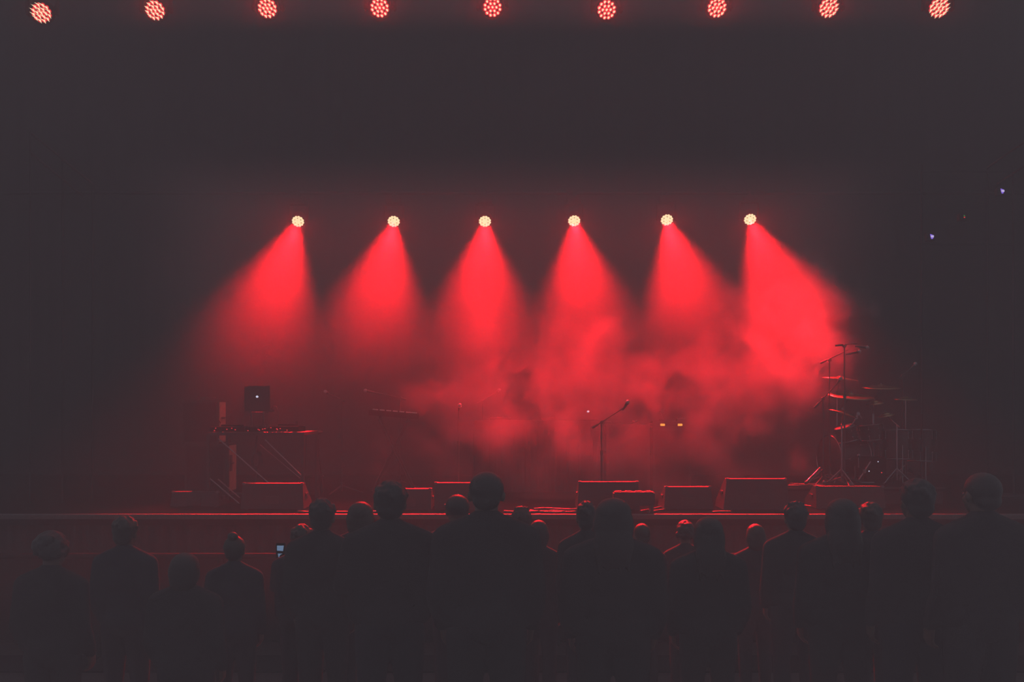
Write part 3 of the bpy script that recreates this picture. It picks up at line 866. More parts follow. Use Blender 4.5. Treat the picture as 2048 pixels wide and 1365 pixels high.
def drum(center, r, depth, axis, label, name, cat='drum', lugs=8, base=None, legs=None):
    """cylinder drum: center of the shell, axis direction of its batter head."""
    c = Vector(center); q = Vector(axis).normalized().to_track_quat('Z', 'Y'); M = q.to_matrix().to_4x4()
    b = Vector(base) if base is not None else c
    t = thing(name, label, cat, b)
    M = Matrix.Translation(c - b) @ M
    h = depth / 2
    MB().lathe([(r, -h), (r, h)], 40, M).lathe([(r - 0.012, h), (r - 0.012, -h)], 40, M).build('shell', DRUM, t)
    for s, nm in ((1, 'batter_head'), (-1, 'bottom_head')):
        MB().lathe([(0, s * (h + 0.002)), (r - 0.006, s * (h + 0.002)), (r + 0.002, s * (h - 0.006))], 40, M).build(nm, HEADM if nm == 'batter_head' and r < 0.26 else DRUM, t)
        MB().tube([M @ Vector(((r + 0.010) * math.cos(k / 40 * 2 * math.pi), (r + 0.010) * math.sin(k / 40 * 2 * math.pi), s * (h + 0.004))) for k in range(40)], 0.009, 8, closed=True).build('hoop', CHROME, t)
    for k in range(lugs):
        a = k / lugs * 2 * math.pi
        for s in (1, -1):
            p = M @ Vector(((r + 0.010) * math.cos(a), (r + 0.010) * math.sin(a), s * h * 0.45)); p2 = M @ Vector(((r + 0.012) * math.cos(a), (r + 0.012) * math.sin(a), s * (h + 0.012)))
            MB().rod(p, p2, 0.0035, 6).ball(p, 0.011, 8, 6).build('lug', CHROME, t)
    if legs:
        for (lx, ly) in legs:
            MB().tube([Vector((lx, ly, c.z - b.z)), Vector((lx, ly, 0.06)), Vector((lx * 1.08, ly * 1.08, 0.0))], 0.008, 8).build('leg', CHROME, t)
    return t

def cymbal(c, r, tilt_x, tilt_y, label, base_xy=None, rot=0.4, hat=False, name='cymbal'):
    """bronze cymbal on its own tripod stand."""
    c = Vector(c)
    R = (Matrix.Rotation(tilt_y, 4, 'Y') @ Matrix.Rotation(tilt_x, 4, 'X'))
    bx, by = base_xy if base_xy else (c.x, c.y)
    st = thing('cymbal_stand', 'chrome stand under the ' + label, 'stand', (bx, by, RZ))
    H = c.z - RZ
    for k in range(3):
        a = rot + k * 2 * math.pi / 3
        MB().tube([(0, 0, 0.20), (0.20 * math.cos(a), 0.20 * math.sin(a), 0.012)], 0.008, 8).build('leg', CHROME, st)
        MB().ball((0.20 * math.cos(a), 0.20 * math.sin(a), 0.012), 0.012, 8, 6).build('foot', RUBBER, st)
    dx, dy = c.x - bx, c.y - by
    if abs(dx) + abs(dy) > 0.02:
        MB().rod((0, 0, 0.05), (0, 0, H * 0.86), 0.011, 10).build('pole', CHROME, st)
        MB().rod((-dx * 0.25, -dy * 0.25, H * 0.86 - H * 0.035), (dx, dy, H - 0.01), 0.007, 8).build('boom', CHROME, st)
    else:
        MB().rod((0, 0, 0.05), (0, 0, H - 0.012), 0.010, 10).build('pole', CHROME, st)
    MB().rod((dx, dy, H + 0.012), (dx, dy, H + 0.045), 0.008, 8).build('wing_nut', CHROME, st)
    cy = thing(name, label, 'cymbal', c)
    prof = [(0.0, 0.032), (0.02, 0.031), (0.04, 0.022), (0.055, 0.014), (r * 0.5, 0.006), (r * 0.85, -0.004), (r, -0.012), (r, -0.014), (r * 0.85, -0.006), (0.055, 0.011), (0.0, 0.012)]
    MB().lathe(prof, 48, R).build('disc', BRASS, cy)
    MB().rod((0, 0, 0.01), (0, 0, 0.028), 0.016, 12).build('felt', RUBBER, cy)
    return cy

Y = 12.7
# bass drum lying on its side, facing left
kc = at(1690, 921, 12.9)
kr = 0.285
kz = RZ + kr + 0.02
drum((kc.x, 12.95, kz), kr, 0.42, (-1, -0.25, 0), 'large bass drum lying on its side on the riser', 'bass_drum', 'drum', 10, base=(kc.x, 12.95, RZ))
spur = [o for o in bpy.data.objects if o.name == 'bass_drum'][0]
for s in (-1, 1):
    MB().rod((-0.12, s * 0.2, 0.16), (-0.24, s * 0.36, 0.0), 0.010, 8).build('spur', CHROME, spur)
# rack toms, snare, floor toms
p = at(1692, 868, 12.75); drum((p.x, 12.75, p.z), 0.135, 0.17, (-0.25, -0.05, 1), 'small rack tom left of the bright tom mount', 'rack_tom')
p = at(1741, 866, 12.85); drum((p.x, 12.85, p.z), 0.15, 0.19, (-0.1, 0.05, 1), 'larger rack tom behind the bright tom mount', 'rack_tom')
p = at(1800, 878, 12.8)
for i, (px, yy, rr, hh, lab) in enumerate(((1793, 12.75, 0.18, 0.36, 'floor tom with chrome lugs at the right of the drum kit'), (1838, 13.2, 0.20, 0.40, 'rear floor tom at the right end of the drum kit'))):
    q = at(px, 862, yy); z = q.z - hh / 2
    drum((q.x, yy, z), rr, hh, (0.02, 0.06, 1), lab, 'floor_tom', base=(q.x, yy, RZ), legs=[((rr + 0.02) * math.cos(a), (rr + 0.02) * math.sin(a)) for a in (0.5, 2.6, 4.7)])
q = at(1725, 873, 13.4)
s_ = drum((q.x, 13.4, q.z), 0.17, 0.14, (0.02, 0.05, 1), 'snare drum behind the bass drum', 'snare_drum', base=(q.x, 13.4, RZ))
for k in range(3):
    a = 0.3 + k * 2.094
    MB().tube([(0.15 * math.cos(a), 0.15 * math.sin(a), q.z - RZ - 0.075), (0, 0, 0.3), (0.2 * math.cos(a), 0.2 * math.sin(a), 0.01)], 0.008, 8).build('stand_leg', CHROME, s_)
# tom mount: bright chrome post and ball joints
a, b = at(1704, 853, 12.7), at(1716, 828, 12.7)
t = thing('tom_mount', 'bright chrome post with clamps standing on the bass drum', 'drum hardware', (a.x, 12.72, RZ + 2 * kr + 0.01))
o0 = t.location
MB().tube([(0, 0, 0), a - o0 + Vector((0, 0.02, 0)), (a + b) / 2 - o0, b - o0], 0.013, 10).build('post', CHROME, t)
for p in (a, b, (a + b) / 2 + Vector((0.01, 0, 0.03))):
    MB().box(p - o0, (0.045, 0.04, 0.04), bev=0.008).build('clamp', CHROME, t)
MB().rod(b - o0, b - o0 + Vector((0.05, 0, -0.06)), 0.009, 8).build('arm', CHROME, t)
MB().rod(a - o0, a - o0 + Vector((-0.06, 0, -0.03)), 0.009, 8).build('arm', CHROME, t)

# cymbals, placed from the picture at their distances
p = at(1702, 791, 12.8); cymbal(p, 0.29, 0.17, 0.05, 'large crash cymbal, brightest of the kit', (p.x + 0.1, 13.45), 0.2)
p = at(1681, 757, 13.1); cymbal(p, 0.23, 0.05, 0.10, 'thin crash cymbal highest at the left of the kit', (p.x + 0.02, 13.3), 0.9)
p = at(1762, 774, 13.0); cymbal(p, 0.24, 0.10, 0.0, 'ride cymbal in the middle of the kit', (p.x + 0.03, 13.35), 0.5)
p = at(1811, 798, 13.2); cymbal(p, 0.15, 0.06, 0.02, 'small cymbal at the right of the kit', None, 1.1)
p = at(1749, 806, 12.7); cymbal(p, 0.11, 0.08, -0.12, 'tiny splash cymbal above the rack toms', (p.x + 0.08, 12.98), 0.5)
p = at(1686, 826, 12.55); cymbal(p, 0.185, 0.05, 0.30, 'tilted cymbal low at the left of the kit', (p.x - 0.1, 12.3), 1.0)
p = at(1772, 830, 12.65); cymbal(p, 0.10, 0.06, -0.2, 'small slanted cymbal above the floor tom', (p.x + 0.06, 12.45), 1.4)

# overhead and drum microphones
Y = 12.3
base = Vector((at(1689, 0, Y).x, Y, RZ)); tz_ = at(0, 692, Y).z
stand(base, tz_, (at(1671, 691.5, Y), at(1714, 687, Y)), 'tallest black microphone stand over the drums', rot=0.4)
microphone(at(1738, 696, Y) , at(1712, 693, Y), 'overhead microphone on the tallest stand')
Y = 12.75
base = Vector((at(1659, 0, Y).x, Y, RZ)); tz_ = at(0, 721, Y).z
stand(base, tz_, (at(1641, 727, Y), at(1696, 700, Y)), 'black microphone stand with a red-lit boom left of the tallest stand', rot=0.9)
microphone(at(1722, 703, Y), at(1694, 709, Y), 'overhead microphone on the red-lit boom')
Y = 12.4
base = Vector((at(1646, 0, Y).x, Y, RZ)); tz_ = at(0, 798, Y).z
stand(base, tz_, (at(1629, 816, Y), at(1674, 768, Y)), 'short microphone stand at the left edge of the drums', rot=2.0)
microphone(at(1683, 755, Y), at(1673, 769, Y), 'microphone aimed up under the thin crash cymbal')
Y = 13.3
base = Vector((at(1806, 0, Y).x, Y, RZ)); tz_ = at(0, 752, Y).z
stand(base, tz_, (at(1800, 757, Y), at(1826, 733, Y)), 'dim microphone stand behind the drums at the right', rot=0.0, m=BMETAL)
microphone(at(1833, 726, Y), at(1825, 734, Y), 'red-glinting microphone at the right of the drums')

# kick pedal, hardware and cables on the riser
t = thing('drum_pedal', 'chrome bass drum pedal on the riser floor', 'pedal', (at(1722, 0, 12.5).x, 12.45, RZ))
MB().box((0, 0, 0.012), (0.10, 0.30, 0.012), bev=0.003).build('base_plate', BMETAL, t)
MB().box((0, 0.0, 0.05), (0.08, 0.26, 0.010), rot=Matrix.Rotation(0.22, 3, 'X'), bev=0.003).build('foot_board', CHROME, t)
for s in (-1, 1):
    MB().rod((s * 0.05, 0.13, 0.0), (s * 0.05, 0.13, 0.22), 0.009, 8).build('post', CHROME, t)
MB().rod((0, 0.13, 0.2), (0.02, 0.2, 0.34), 0.006, 8).ball((0.02, 0.2, 0.35), 0.03, 10, 8).build('beater', CHROME, t)
t = thing('spare_stand', 'folded chrome stand lying slanted at the left front of the riser', 'stand', at(1611, 968, 12.15) )
o0 = t.location; t.location.z = RZ; o0 = t.location.copy()
a, b = at(1612, 966, 12.12), at(1640, 937, 12.35)
off = Vector((0.0, 0.05, 0))
MB().rod(a - o0, b - o0, 0.014, 10).build('tube', CHROME, t)
MB().rod(a - o0 + Vector((0.03, 0.0, 0.0)), b - o0 + Vector((0.03, 0, -0.02)), 0.010, 10).build('leg', CHROME, t)
MB().rod(b - o0, b - o0 + Vector((0.03, 0.05, -(b.z - RZ))), 0.010, 8).build('leg', CHROME, t)
MB().ball(a - o0 , 0.022, 10, 8).build('foot', RUBBER, t)
t = thing('hardware_rod', 'bright chrome rod lying in front of the bass drum', 'drum hardware', (at(1641, 0, 12.2).x, 12.2, RZ))
o0 = t.location
MB().rod(at(1646, 968, 12.15) - o0, at(1684, 957, 12.35) - o0, 0.011, 8).build('tube', CHROME, t)
MB().ball(at(1648, 965, 12.15) - o0, 0.022, 10, 8).build('wing_nut', CHROME, t)
t = thing('hardware_clamp', 'small bright clamp on the riser floor behind the right-hand monitor', 'clamp', (at(1701, 0, 12.1).x, 12.1, RZ))
MB().box((0, 0, 0.035), (0.06, 0.03, 0.028), rot=Matrix.Rotation(0.6, 3, 'Y'), bev=0.006).build('block', CHROME, t)
MB().rod((-0.03, 0, 0.012), (0.03, 0.0, 0.012), 0.012, 8).build('foot', RUBBER, t)
t = thing('percussion_stand', 'slanted chrome stand leg assembly at the right of the bass drum', 'stand', (at(1722, 0, 12.2).x, 12.2, RZ))
o0 = t.location
for (A, B) in (((1718, 960), (1741, 924)), ((1728, 944), (1730, 972)), ((1722, 966), (1748, 966))):
    MB().rod(at(A[0], A[1], 12.2) - o0, at(B[0], B[1], 12.25) - o0, 0.009, 8).build('leg', CHROME, t)
MB().box(at(1729, 943, 12.2) - o0, (0.035, 0.035, 0.05), bev=0.006).build('clamp', CHROME, t)
t = thing('rack_unit', 'small black box with white indicator lamps beside the drums', 'electronics', (at(1752, 0, 12.4).x, 12.4, RZ))
hh = at(0, 915, 12.4).z - RZ
MB().box((0, 0.1, hh / 2), (0.26, 0.2, hh), bev=0.006).build('case', PLASTIC, t)
for (px, py) in ((1756, 924), (1738, 943), (1763, 946)):
    q = at(px, py, 12.4) - t.location
    MB().box((q.x, -0.002, q.z), (0.011, 0.008, 0.011)).build('indicator', LED_WHITE if px != 1763 else LED_RED, t)
for i, spec in enumerate(([(1578, 12.15), (1600, 12.3), (1630, 12.25), (1660, 12.3)], [(1580, 12.4), (1605, 12.25), (1622, 12.1), (1650, 12.12)], [(1576, 12.08), (1598, 12.06), (1618, 12.12), (1640, 12.06)])):
    cable(floor_pts(spec, RZ, 0.011), 0.011, ['rearmost cable on the riser left of the bass drum', 'curved cable crossing the riser left of the bass drum', 'front cable along the riser edge left of the bass drum'][i], 0)
cable(floor_pts([(1600, 11.75), (1615, 11.6), (1640, 11.5), (1660, 11.85)]), 0.012, 'cable on the stage floor at the foot of the riser', 0)

# ------------------------------------------------------------------ side rails and small fixtures
def rail(pts_list, posts, label):
    p0 = pts_list[0][0]
    t = thing('handrail', label, 'handrail', (p0.x, p0.y, SZ))
    o0 = t.location
    for (a, b) in pts_list:
        MB().rod(a - o0, b - o0, 0.014, 10).build('rail', RIG, t)
    for (x, y, z) in posts:
        MB().rod(Vector((x, y, SZ)) - o0, Vector((x, y, z)) - o0, 0.010, 8).build('post', RIG, t)
    return t
A, B = at(60, 265, 11.6), at(185, 368, 12.6); C, D = at(60, 305, 11.6), at(165, 392, 12.6)
rail([(A, B), (C, D)], [(A.x, A.y, A.z), ((A.x + B.x) / 2, (A.y + B.y) / 2, (A.z + B.z) / 2), (B.x, B.y, B.z)], 'pair of dark sloping pipes high at the left')
A, B = at(1975, 335, 12.6), at(2060, 277, 11.8); C, D = at(1995, 368, 12.6), at(2070, 318, 11.8)
rail([(A, B), (C, D)], [(A.x, A.y, A.z), (B.x, B.y, B.z)], 'pair of dark sloping pipes high at the right')

tw = thing('side_tower', 'dim black lighting tower at the right side of the stage', 'tower', (at(1935, 0, 13.0).x, 13.0, SZ))
hw = at(0, 330, 13).z - SZ
for (dx, dy) in ((-0.6, 0), (0.6, 0)):
    MB().rod((dx, dy, 0.0), (dx, dy, hw), 0.013, 10).build('pole', RIG, tw)
    MB().lathe([(0, 0), (0.25, 0), (0.25, 0.02), (0.04, 0.03), (0, 0.03)], 20, Matrix.Translation((dx, dy, 0))).build('base', RIG, tw)
for z in (hw * 0.76, hw * 0.98):
    MB().rod((-0.6, 0, z), (0.6, 0, z), 0.010, 8).build('rung', RIG, tw)
def small_fixture(px, py, label, kind):
    p = at(px, py, 12.9)
    t = thing('led_fixture', label, 'stage light', p)
    MB().box((0, 0.06, 0.0), (0.11, 0.10, 0.10), bev=0.008).build('housing', RIG, t)
    if kind == 'violet':
        MB().add([(-0.022, 0, 0.03), (0.008, 0, 0.02), (0.026, 0, 0.012), (0.02, 0, -0.012), (0.012, 0, -0.032), (-0.006, 0, -0.032), (-0.016, 0, 0.0),
                  (-0.022, 0.012, 0.03), (0.008, 0.012, 0.02), (0.026, 0.012, 0.012), (0.02, 0.012, -0.012), (0.012, 0.012, -0.032), (-0.006, 0.012, -0.032), (-0.016, 0.012, 0.0)],
                 [tuple(range(7)), tuple(range(13, 6, -1))] + [(i, (i + 1) % 7, 7 + (i + 1) % 7, 7 + i) for i in range(7)]).build('lens', LED_BLUE, t)
        MB().box((0.004, -0.003, -0.001), (0.038, 0.008, 0.026), bev=0.003).build('led', LED_LILAC, t)
    else:
        MB().box((0, 0.006, 0.008), (0.013, 0.012, 0.013)).build('green_led', LED_GREEN, t)
        MB().box((0.003, 0.006, -0.012), (0.013, 0.012, 0.011)).build('red_led', LED_RED, t)
    MB().box((0, 0.115, 0.0), (0.04, 0.05, 0.04), bev=0.004).build('bracket', RIG, t)
small_fixture(2005, 382, 'small fixture with a violet glow, higher of the two at the right edge', 'violet')
small_fixture(1864, 473, 'small fixture with a violet glow, lower of the two at the right', 'violet')
small_fixture(1929, 433, 'tiny fixture with green and red lamps between the two violet ones', 'status')
# ------------------------------------------------------------------ crowd barrier
Y = 10.2
BL = ['farthest left of the row', 'second from the left end', 'third from the left end', 'left of the centre section', 'centre of the row', 'right of the centre section', 'third from the right end', 'second from the right end', 'farthest right of the row']
for i in range(9):
    cxb = -4.8 + i * 1.2
    t = thing('crowd_barrier', 'low metal crowd barrier section, ' + BL[i], 'barrier', (cxb, Y, 0), 0, 'crowd barrier sections before the stage')
    for s in (-1, 1):
        MB().box((s * 0.575, 0, 0.52), (0.045, 0.05, 1.0), bev=0.006).build('post', BARR, t)
    MB().rod((-0.6, 0, 1.04), (0.6, 0, 1.04), 0.03, 12).build('top_rail', BARR, t)
    MB().box((0, 0.0, 0.60), (1.1, 0.012, 0.84)).build('panel', BARR, t)
    MB().box((0, -0.30, 0.012), (1.18, 0.62, 0.016), bev=0.003).build('foot_plate', BARR, t)
    for s in (-1, 1):
        MB().rod((s * 0.5, 0.02, 0.85), (s * 0.5, 0.45, 0.02), 0.018, 8).build('brace', BARR, t)

# ------------------------------------------------------------------ people
def remesh(mb, voxel, smooth_it=6, name='body'):
    me = mb.mesh(name)
    o = bpy.data.objects.new('tmp', me); COL.objects.link(o)
    r = o.modifiers.new('r', 'REMESH'); r.mode = 'VOXEL'; r.voxel_size = voxel; r.use_smooth_shade = True
    s = o.modifiers.new('s', 'SMOOTH'); s.factor = 0.5; s.iterations = smooth_it
    dg = bpy.context.evaluated_depsgraph_get()
    out = bpy.data.meshes.new_from_object(o.evaluated_get(dg))
    out.name = name
    for p in out.polygons: p.use_smooth = True
    bpy.data.objects.remove(o)
    return out

def hand(m, wrist, fdir, palm_n, side, curl):
    """palm plus four unequal bent fingers and a thumb. fdir: finger direction, palm_n: palm normal, side: thumb side vector."""
    w = Vector(wrist); f = Vector(fdir).normalized(); n = Vector(palm_n).normalized(); s = Vector(side).normalized()
    for k in (-1, -0.33, 0.33, 1):
        m.capsule(w + f * 0.015 + s * 0.018 * k, w + f * 0.085 + s * 0.027 * k, 0.016, 0.0135, 8)
    L = [0.062, 0.078, 0.084, 0.074]
    for i, k in enumerate((-1, -0.36, 0.32, 1)):
        a = w + f * 0.088 + s * 0.029 * k
        d1 = (f * math.cos(curl) + n * math.sin(curl)); d2 = (f * math.cos(2.1 * curl) + n * math.sin(2.1 * curl))
        b = a + d1 * L[i] * 0.55; c = b + d2 * L[i] * 0.5
        m.capsule(a, b, 0.0098, 0.0092, 8); m.capsule(b, c, 0.0092, 0.0080, 8)
    a = w + f * 0.03 + s * 0.026; b = a + (s * 0.8 + f * 0.55 + n * 0.3).normalized() * 0.042; c = b + (f * 0.85 + s * 0.2 + n * 0.45).normalized() * 0.034
    m.capsule(a, b, 0.014, 0.0115, 8); m.capsule(b, c, 0.0112, 0.009, 8)

ARMS = {'down': [((-1, (0.222, -0.03, 1.13), (0.205, 0.09, 0.93)), ((-0.1, 0.35, -1), 0.45)), ((1, (0.222, -0.03, 1.13), (0.205, 0.09, 0.93)), ((-0.1, 0.35, -1), 0.45))],
        'folded': [((-1, (0.245, 0.0, 1.16), (0.02, 0.20, 1.19)), ((1, 0.1, 0.05), 0.3)), ((1, (0.245, 0.0, 1.15), (0.02, 0.22, 1.14)), ((1, 0.1, 0.0), 0.3))],
        'phone': [((-1, (0.25, 0.10, 1.20), (0.13, 0.30, 1.38)), ((-0.2, 0.35, 0.9), 0.85)), ((1, (0.235, -0.025, 1.13), (0.245, 0.09, 0.91)), ((0, 0.2, -1), 0.45))]}
def figure(pose):
    """meshes of a 1.75 m standing figure facing +y: body, shirt, trousers, shoes."""
    body, shirt, trou, shoe = MB(), MB(), MB(), MB()
    def torso(m, g):
        m.ball((0, 0.005, 1.30), (0.160 + g, 0.108 + g, 0.165 + g), 16, 10); m.ball((0, 0.005, 1.11), (0.138 + g, 0.098 + g, 0.16 + g), 16, 10)
        m.ball((0, -0.005, 0.97), (0.160 + g, 0.112 + g, 0.12 + g), 16, 10)
        for s in (-1, 1):
            m.capsule((s * 0.045, -0.02, 1.485), (s * 0.165, -0.018, 1.418), 0.050 + g, 0.060 + g)
            m.capsule((s * 0.10, 0.02, 1.36), (s * 0.12, 0.03, 1.28), 0.085 + g, 0.07 + g)
    def arm(m, g, i, full):
        (sg, el, wr), (fd, curl) = ARMS[pose][i]
        sh = Vector((sg * 0.182, -0.012, 1.412)); e = Vector((sg * el[0], el[1], el[2])); w = Vector((sg * wr[0], wr[1], wr[2]))
        m.capsule(sh, (sh * 0.5 + e * 0.5), 0.054 + g, 0.046 + g); m.capsule((sh * 0.5 + e * 0.5), e, 0.046 + g, 0.039 + g)
        if full:
            mid = e * 0.65 + w * 0.35
            m.capsule(e, mid, 0.039 + g, 0.041 + g); m.capsule(mid, w, 0.041 + g, 0.026 + g)
        return sg, w, Vector((sg * fd[0], fd[1], fd[2])), curl
    torso(body, 0.0)
    for s in (-1, 1):
        hip, knee, ank = Vector((s * 0.088, 0, 0.92)), Vector((s * 0.098, 0.015, 0.50)), Vector((s * 0.100, -0.015, 0.09))
        for m, g in ((body, 0.0), (trou, 0.014)):
            m.capsule(hip, hip * 0.45 + knee * 0.55, 0.086 + g, 0.070 + g); m.capsule(hip * 0.45 + knee * 0.55, knee, 0.070 + g, 0.053 + g)
            m.capsule(knee, knee * 0.62 + ank * 0.38 + Vector((0, -0.015, 0)), 0.053 + g, 0.055 + g); m.capsule(knee * 0.62 + ank * 0.38 + Vector((0, -0.015, 0)), ank, 0.055 + g, 0.036 + g)
        body.capsule(ank, (s * 0.105, 0.03, 0.045), 0.036, 0.036); body.capsule((s * 0.105, -0.03, 0.035), (s * 0.115, 0.14, 0.028), 0.032, 0.024)
        shoe.capsule((s * 0.104, -0.045, 0.045), (s * 0.106, 0.03, 0.05), 0.045, 0.047); shoe.capsule((s * 0.106, 0.03, 0.042), (s * 0.116, 0.155, 0.034), 0.043, 0.033)
        shoe.box((s * 0.110, 0.055, 0.012), (0.085, 0.29, 0.024), bev=0.01)
    trou.ball((0, -0.005, 0.96), (0.172, 0.125, 0.115), 16, 10)
    for i in (0, 1):
        sg, w, fd, curl = arm(body, 0.0, i, True)
        if pose == 'phone' and i == 0: hand(body, w, fd, (1, 0.1, 0.2), (0.3, -0.9, 0.2), curl)
        elif pose == 'folded': hand(body, w, fd, (0, -1, 0), (0, 0, 1), curl)
        else: hand(body, w, fd, (-sg, 0, 0), (0, 1, 0), curl)
        arm(shirt, 0.014, i, True)
    torso(shirt, 0.014)
    shirt.capsule((0, -0.025, 1.42), (0, -0.018, 1.515), 0.085, 0.068)
    for s in (-1, 1):
        shirt.capsule((s * 0.15, -0.01, 1.38), (s * 0.165, -0.005, 1.0), 0.075, 0.06); shirt.capsule((0, -0.02, 1.46), (s * 0.17, -0.015, 1.41), 0.07, 0.07)
    shirt.frustum((0, 0, 0.93), (0, 0, 1.1), 0.0, 0.0) if False else None
    shirt.ball((0, 0, 0.96), (0.178, 0.130, 0.10), 16, 10)
    # neck and head
    body.capsule((0, -0.022, 1.45), (0, -0.008, 1.585), 0.057, 0.052)
    body.ball((0, -0.010, 1.660), (0.074, 0.094, 0.090), 18, 12); body.ball((0, 0.030, 1.600), (0.060, 0.062, 0.072), 16, 10)
    body.ball((0, 0.062, 1.548), (0.026, 0.022, 0.020)); body.ball((0, 0.082, 1.655), (0.050, 0.012, 0.012))
    body.capsule((0, 0.086, 1.640), (0, 0.104, 1.603), 0.008, 0.013, 8); body.ball((0, 0.090, 1.572), (0.024, 0.010, 0.007)); body.ball((0, 0.088, 1.561), (0.020, 0.010, 0.007))
    for s in (-1, 1):
        body.ball((s * 0.076, -0.008, 1.628), (0.011, 0.020, 0.032)); body.ball((s * 0.040, 0.062, 1.608), (0.020, 0.018, 0.016))
    return (remesh(body, 0.0085, 5, 'body'), remesh(shirt, 0.014, 16, 'jacket'), remesh(trou, 0.016, 6, 'trousers'), remesh(shoe, 0.012, 4, 'shoes'))

FIG = {p: figure(p) for p in ('down', 'folded', 'phone')}
EYE = MB().ball((-0.031, 0.078, 1.634), 0.0115, 10, 8).ball((0.031, 0.078, 1.634), 0.0115, 10, 8).mesh('eyes', EYEM)

def hair_mesh(kind):
    m = MB(); r = random.Random(hash(kind) % 1000 if False else {'short': 1, 'crop': 2, 'bob': 3, 'long': 4, 'bun': 5, 'curly': 6, 'cap': 7, 'tuft': 8}[kind])
    if kind == 'crop':
        m.ball((0, -0.016, 1.668), (0.080, 0.096, 0.090), 20, 14); m.ball((0, -0.055, 1.61), (0.064, 0.050, 0.055))
    elif kind in ('short', 'cap', 'tuft'):
        m.ball((0, -0.020, 1.672), (0.087, 0.100, 0.094), 20, 14); m.ball((0, -0.055, 1.61), (0.072, 0.052, 0.062))
        for k in range(60):
            a = r.uniform(0, 2 * math.pi); e = r.uniform(0.15, 1.45)
            p = Vector((0.083 * math.cos(e) * math.cos(a), -0.02 + 0.097 * math.cos(e) * math.sin(a), 1.672 + 0.092 * math.sin(e)))
            if p.y > 0.055: continue
            m.ball(p, r.uniform(0.012, 0.02), 8, 6)
        if kind == 'tuft':
            for k in range(5): m.capsule((-0.05 + 0.025 * k, -0.02, 1.74), (-0.06 + 0.03 * k, -0.03, 1.785 - 0.006 * abs(k - 2)), 0.018, 0.008, 8)
        if kind == 'cap':
            m = MB(); m.ball((0, -0.012, 1.675), (0.088, 0.104, 0.092), 20, 14)
            m.ball((0, 0.115, 1.675), (0.075, 0.075, 0.012)); m.ball((0, -0.012, 1.764), 0.01)
    elif kind == 'curly':
        for k in range(150):
            a = r.uniform(0, 2 * math.pi); e = r.uniform(-0.5, 1.5)
            p = Vector((0.085 * math.cos(e) * math.cos(a), -0.022 + 0.098 * math.cos(e) * math.sin(a), 1.668 + 0.095 * math.sin(e)))
            if p.y > 0.05 and e < 0.7: continue
            m.ball(p, r.uniform(0.018, 0.030), 8, 6)
        m.ball((0, -0.025, 1.665), (0.082, 0.092, 0.09), 16, 10)
    else:
        m.ball((0, -0.020, 1.672), (0.090, 0.102, 0.094), 20, 14)
        if kind == 'bob':
            m.ball((0, -0.030, 1.625), (0.101, 0.090, 0.115), 20, 14); m.ball((0, -0.050, 1.575), (0.090, 0.065, 0.085), 16, 10)
        elif kind == 'long':
            m.ball((0, -0.035, 1.600), (0.100, 0.088, 0.150), 20, 14); m.ball((0, -0.070, 1.49), (0.098, 0.062, 0.160), 20, 14)
            for k in range(9): m.capsule((-0.075 + k * 0.019, -0.09, 1.48), (-0.07 + k * 0.0175, -0.105 + 0.01 * (k % 2), 1.33 + 0.02 * ((k * 5) % 3)), 0.022, 0.008, 8)
        else:
            m.ball((0, -0.045, 1.63), (0.075, 0.065, 0.08), 16, 10)
        if kind == 'bun':
            m.ball((0, -0.07, 1.765), (0.045, 0.042, 0.038)); m.ball((0, -0.06, 1.74), (0.03, 0.03, 0.03))
    return remesh(m, 0.0085, 3, 'hair' if kind != 'cap' else 'cap')
HAIR = {k: hair_mesh(k) for k in ('short', 'crop', 'bob', 'long', 'bun', 'curly', 'cap', 'tuft')}

SKIN  = mat('skin', (0.13, 0.08, 0.055), 0.55, scale=60, vary=0.1)
HAIRM = mat('dark_hair', (0.03, 0.026, 0.024), 0.5, spec=0.4, scale=180, bump=0.4)
HAIRB = mat('brown_hair', (0.04, 0.03, 0.022), 0.5, spec=0.4, scale=180, bump=0.4)
CL = [mat('black_cotton', (0.026, 0.026, 0.028), 0.9, spec=0.2, bump=0.4, scale=250), mat('charcoal_wool', (0.032, 0.032, 0.034), 0.95, spec=0.15, bump=0.5, scale=200),
      mat('navy_cotton', (0.024, 0.028, 0.036), 0.9, spec=0.2, bump=0.4, scale=250), mat('dark_denim', (0.024, 0.026, 0.032), 0.9, spec=0.2, bump=0.4, scale=300)]
def omat(o, m):
    if not o.data.materials: o.data.materials.append(None)
    o.material_slots[0].link = 'OBJECT'; o.material_slots[0].material = m

def person(px, top, y, label, hair, pose='down', wide=1.0, yaw=0.0, head_w=1.0, c=0, hm=None):
    z0 = floor_z(y)
    hgt = at(0, top, y).z - z0
    extra = {'bun': 0.055, 'tuft': 0.03, 'curly': 0.04, 'short': 0.022, 'cap': 0.022, 'crop': 0.008}.get(hair, 0.016)
    s = hgt / (1.75 + extra)
    x = at(px, 0, y).x
    t = thing('person', label, 'person', (x, y, z0), yaw, 'audience standing before the stage')
    t.scale = (s * wide, s * (0.5 + 0.5 * wide), s)
    b = raw('body', FIG[pose][0], t); omat(b, SKIN)
    j = raw('jacket', FIG[pose][1], t); omat(j, CL[c % 3])
    tr_ = raw('trousers', FIG[pose][2], t); omat(tr_, CL[(c + 1) % 4])
    sh = raw('shoes', FIG[pose][3], t); omat(sh, CL[0])
    h = raw('hair' if hair != 'cap' else 'cap', HAIR[hair], t); omat(h, hm or HAIRM)
    raw('eyes', EYE, t)
    return t, s

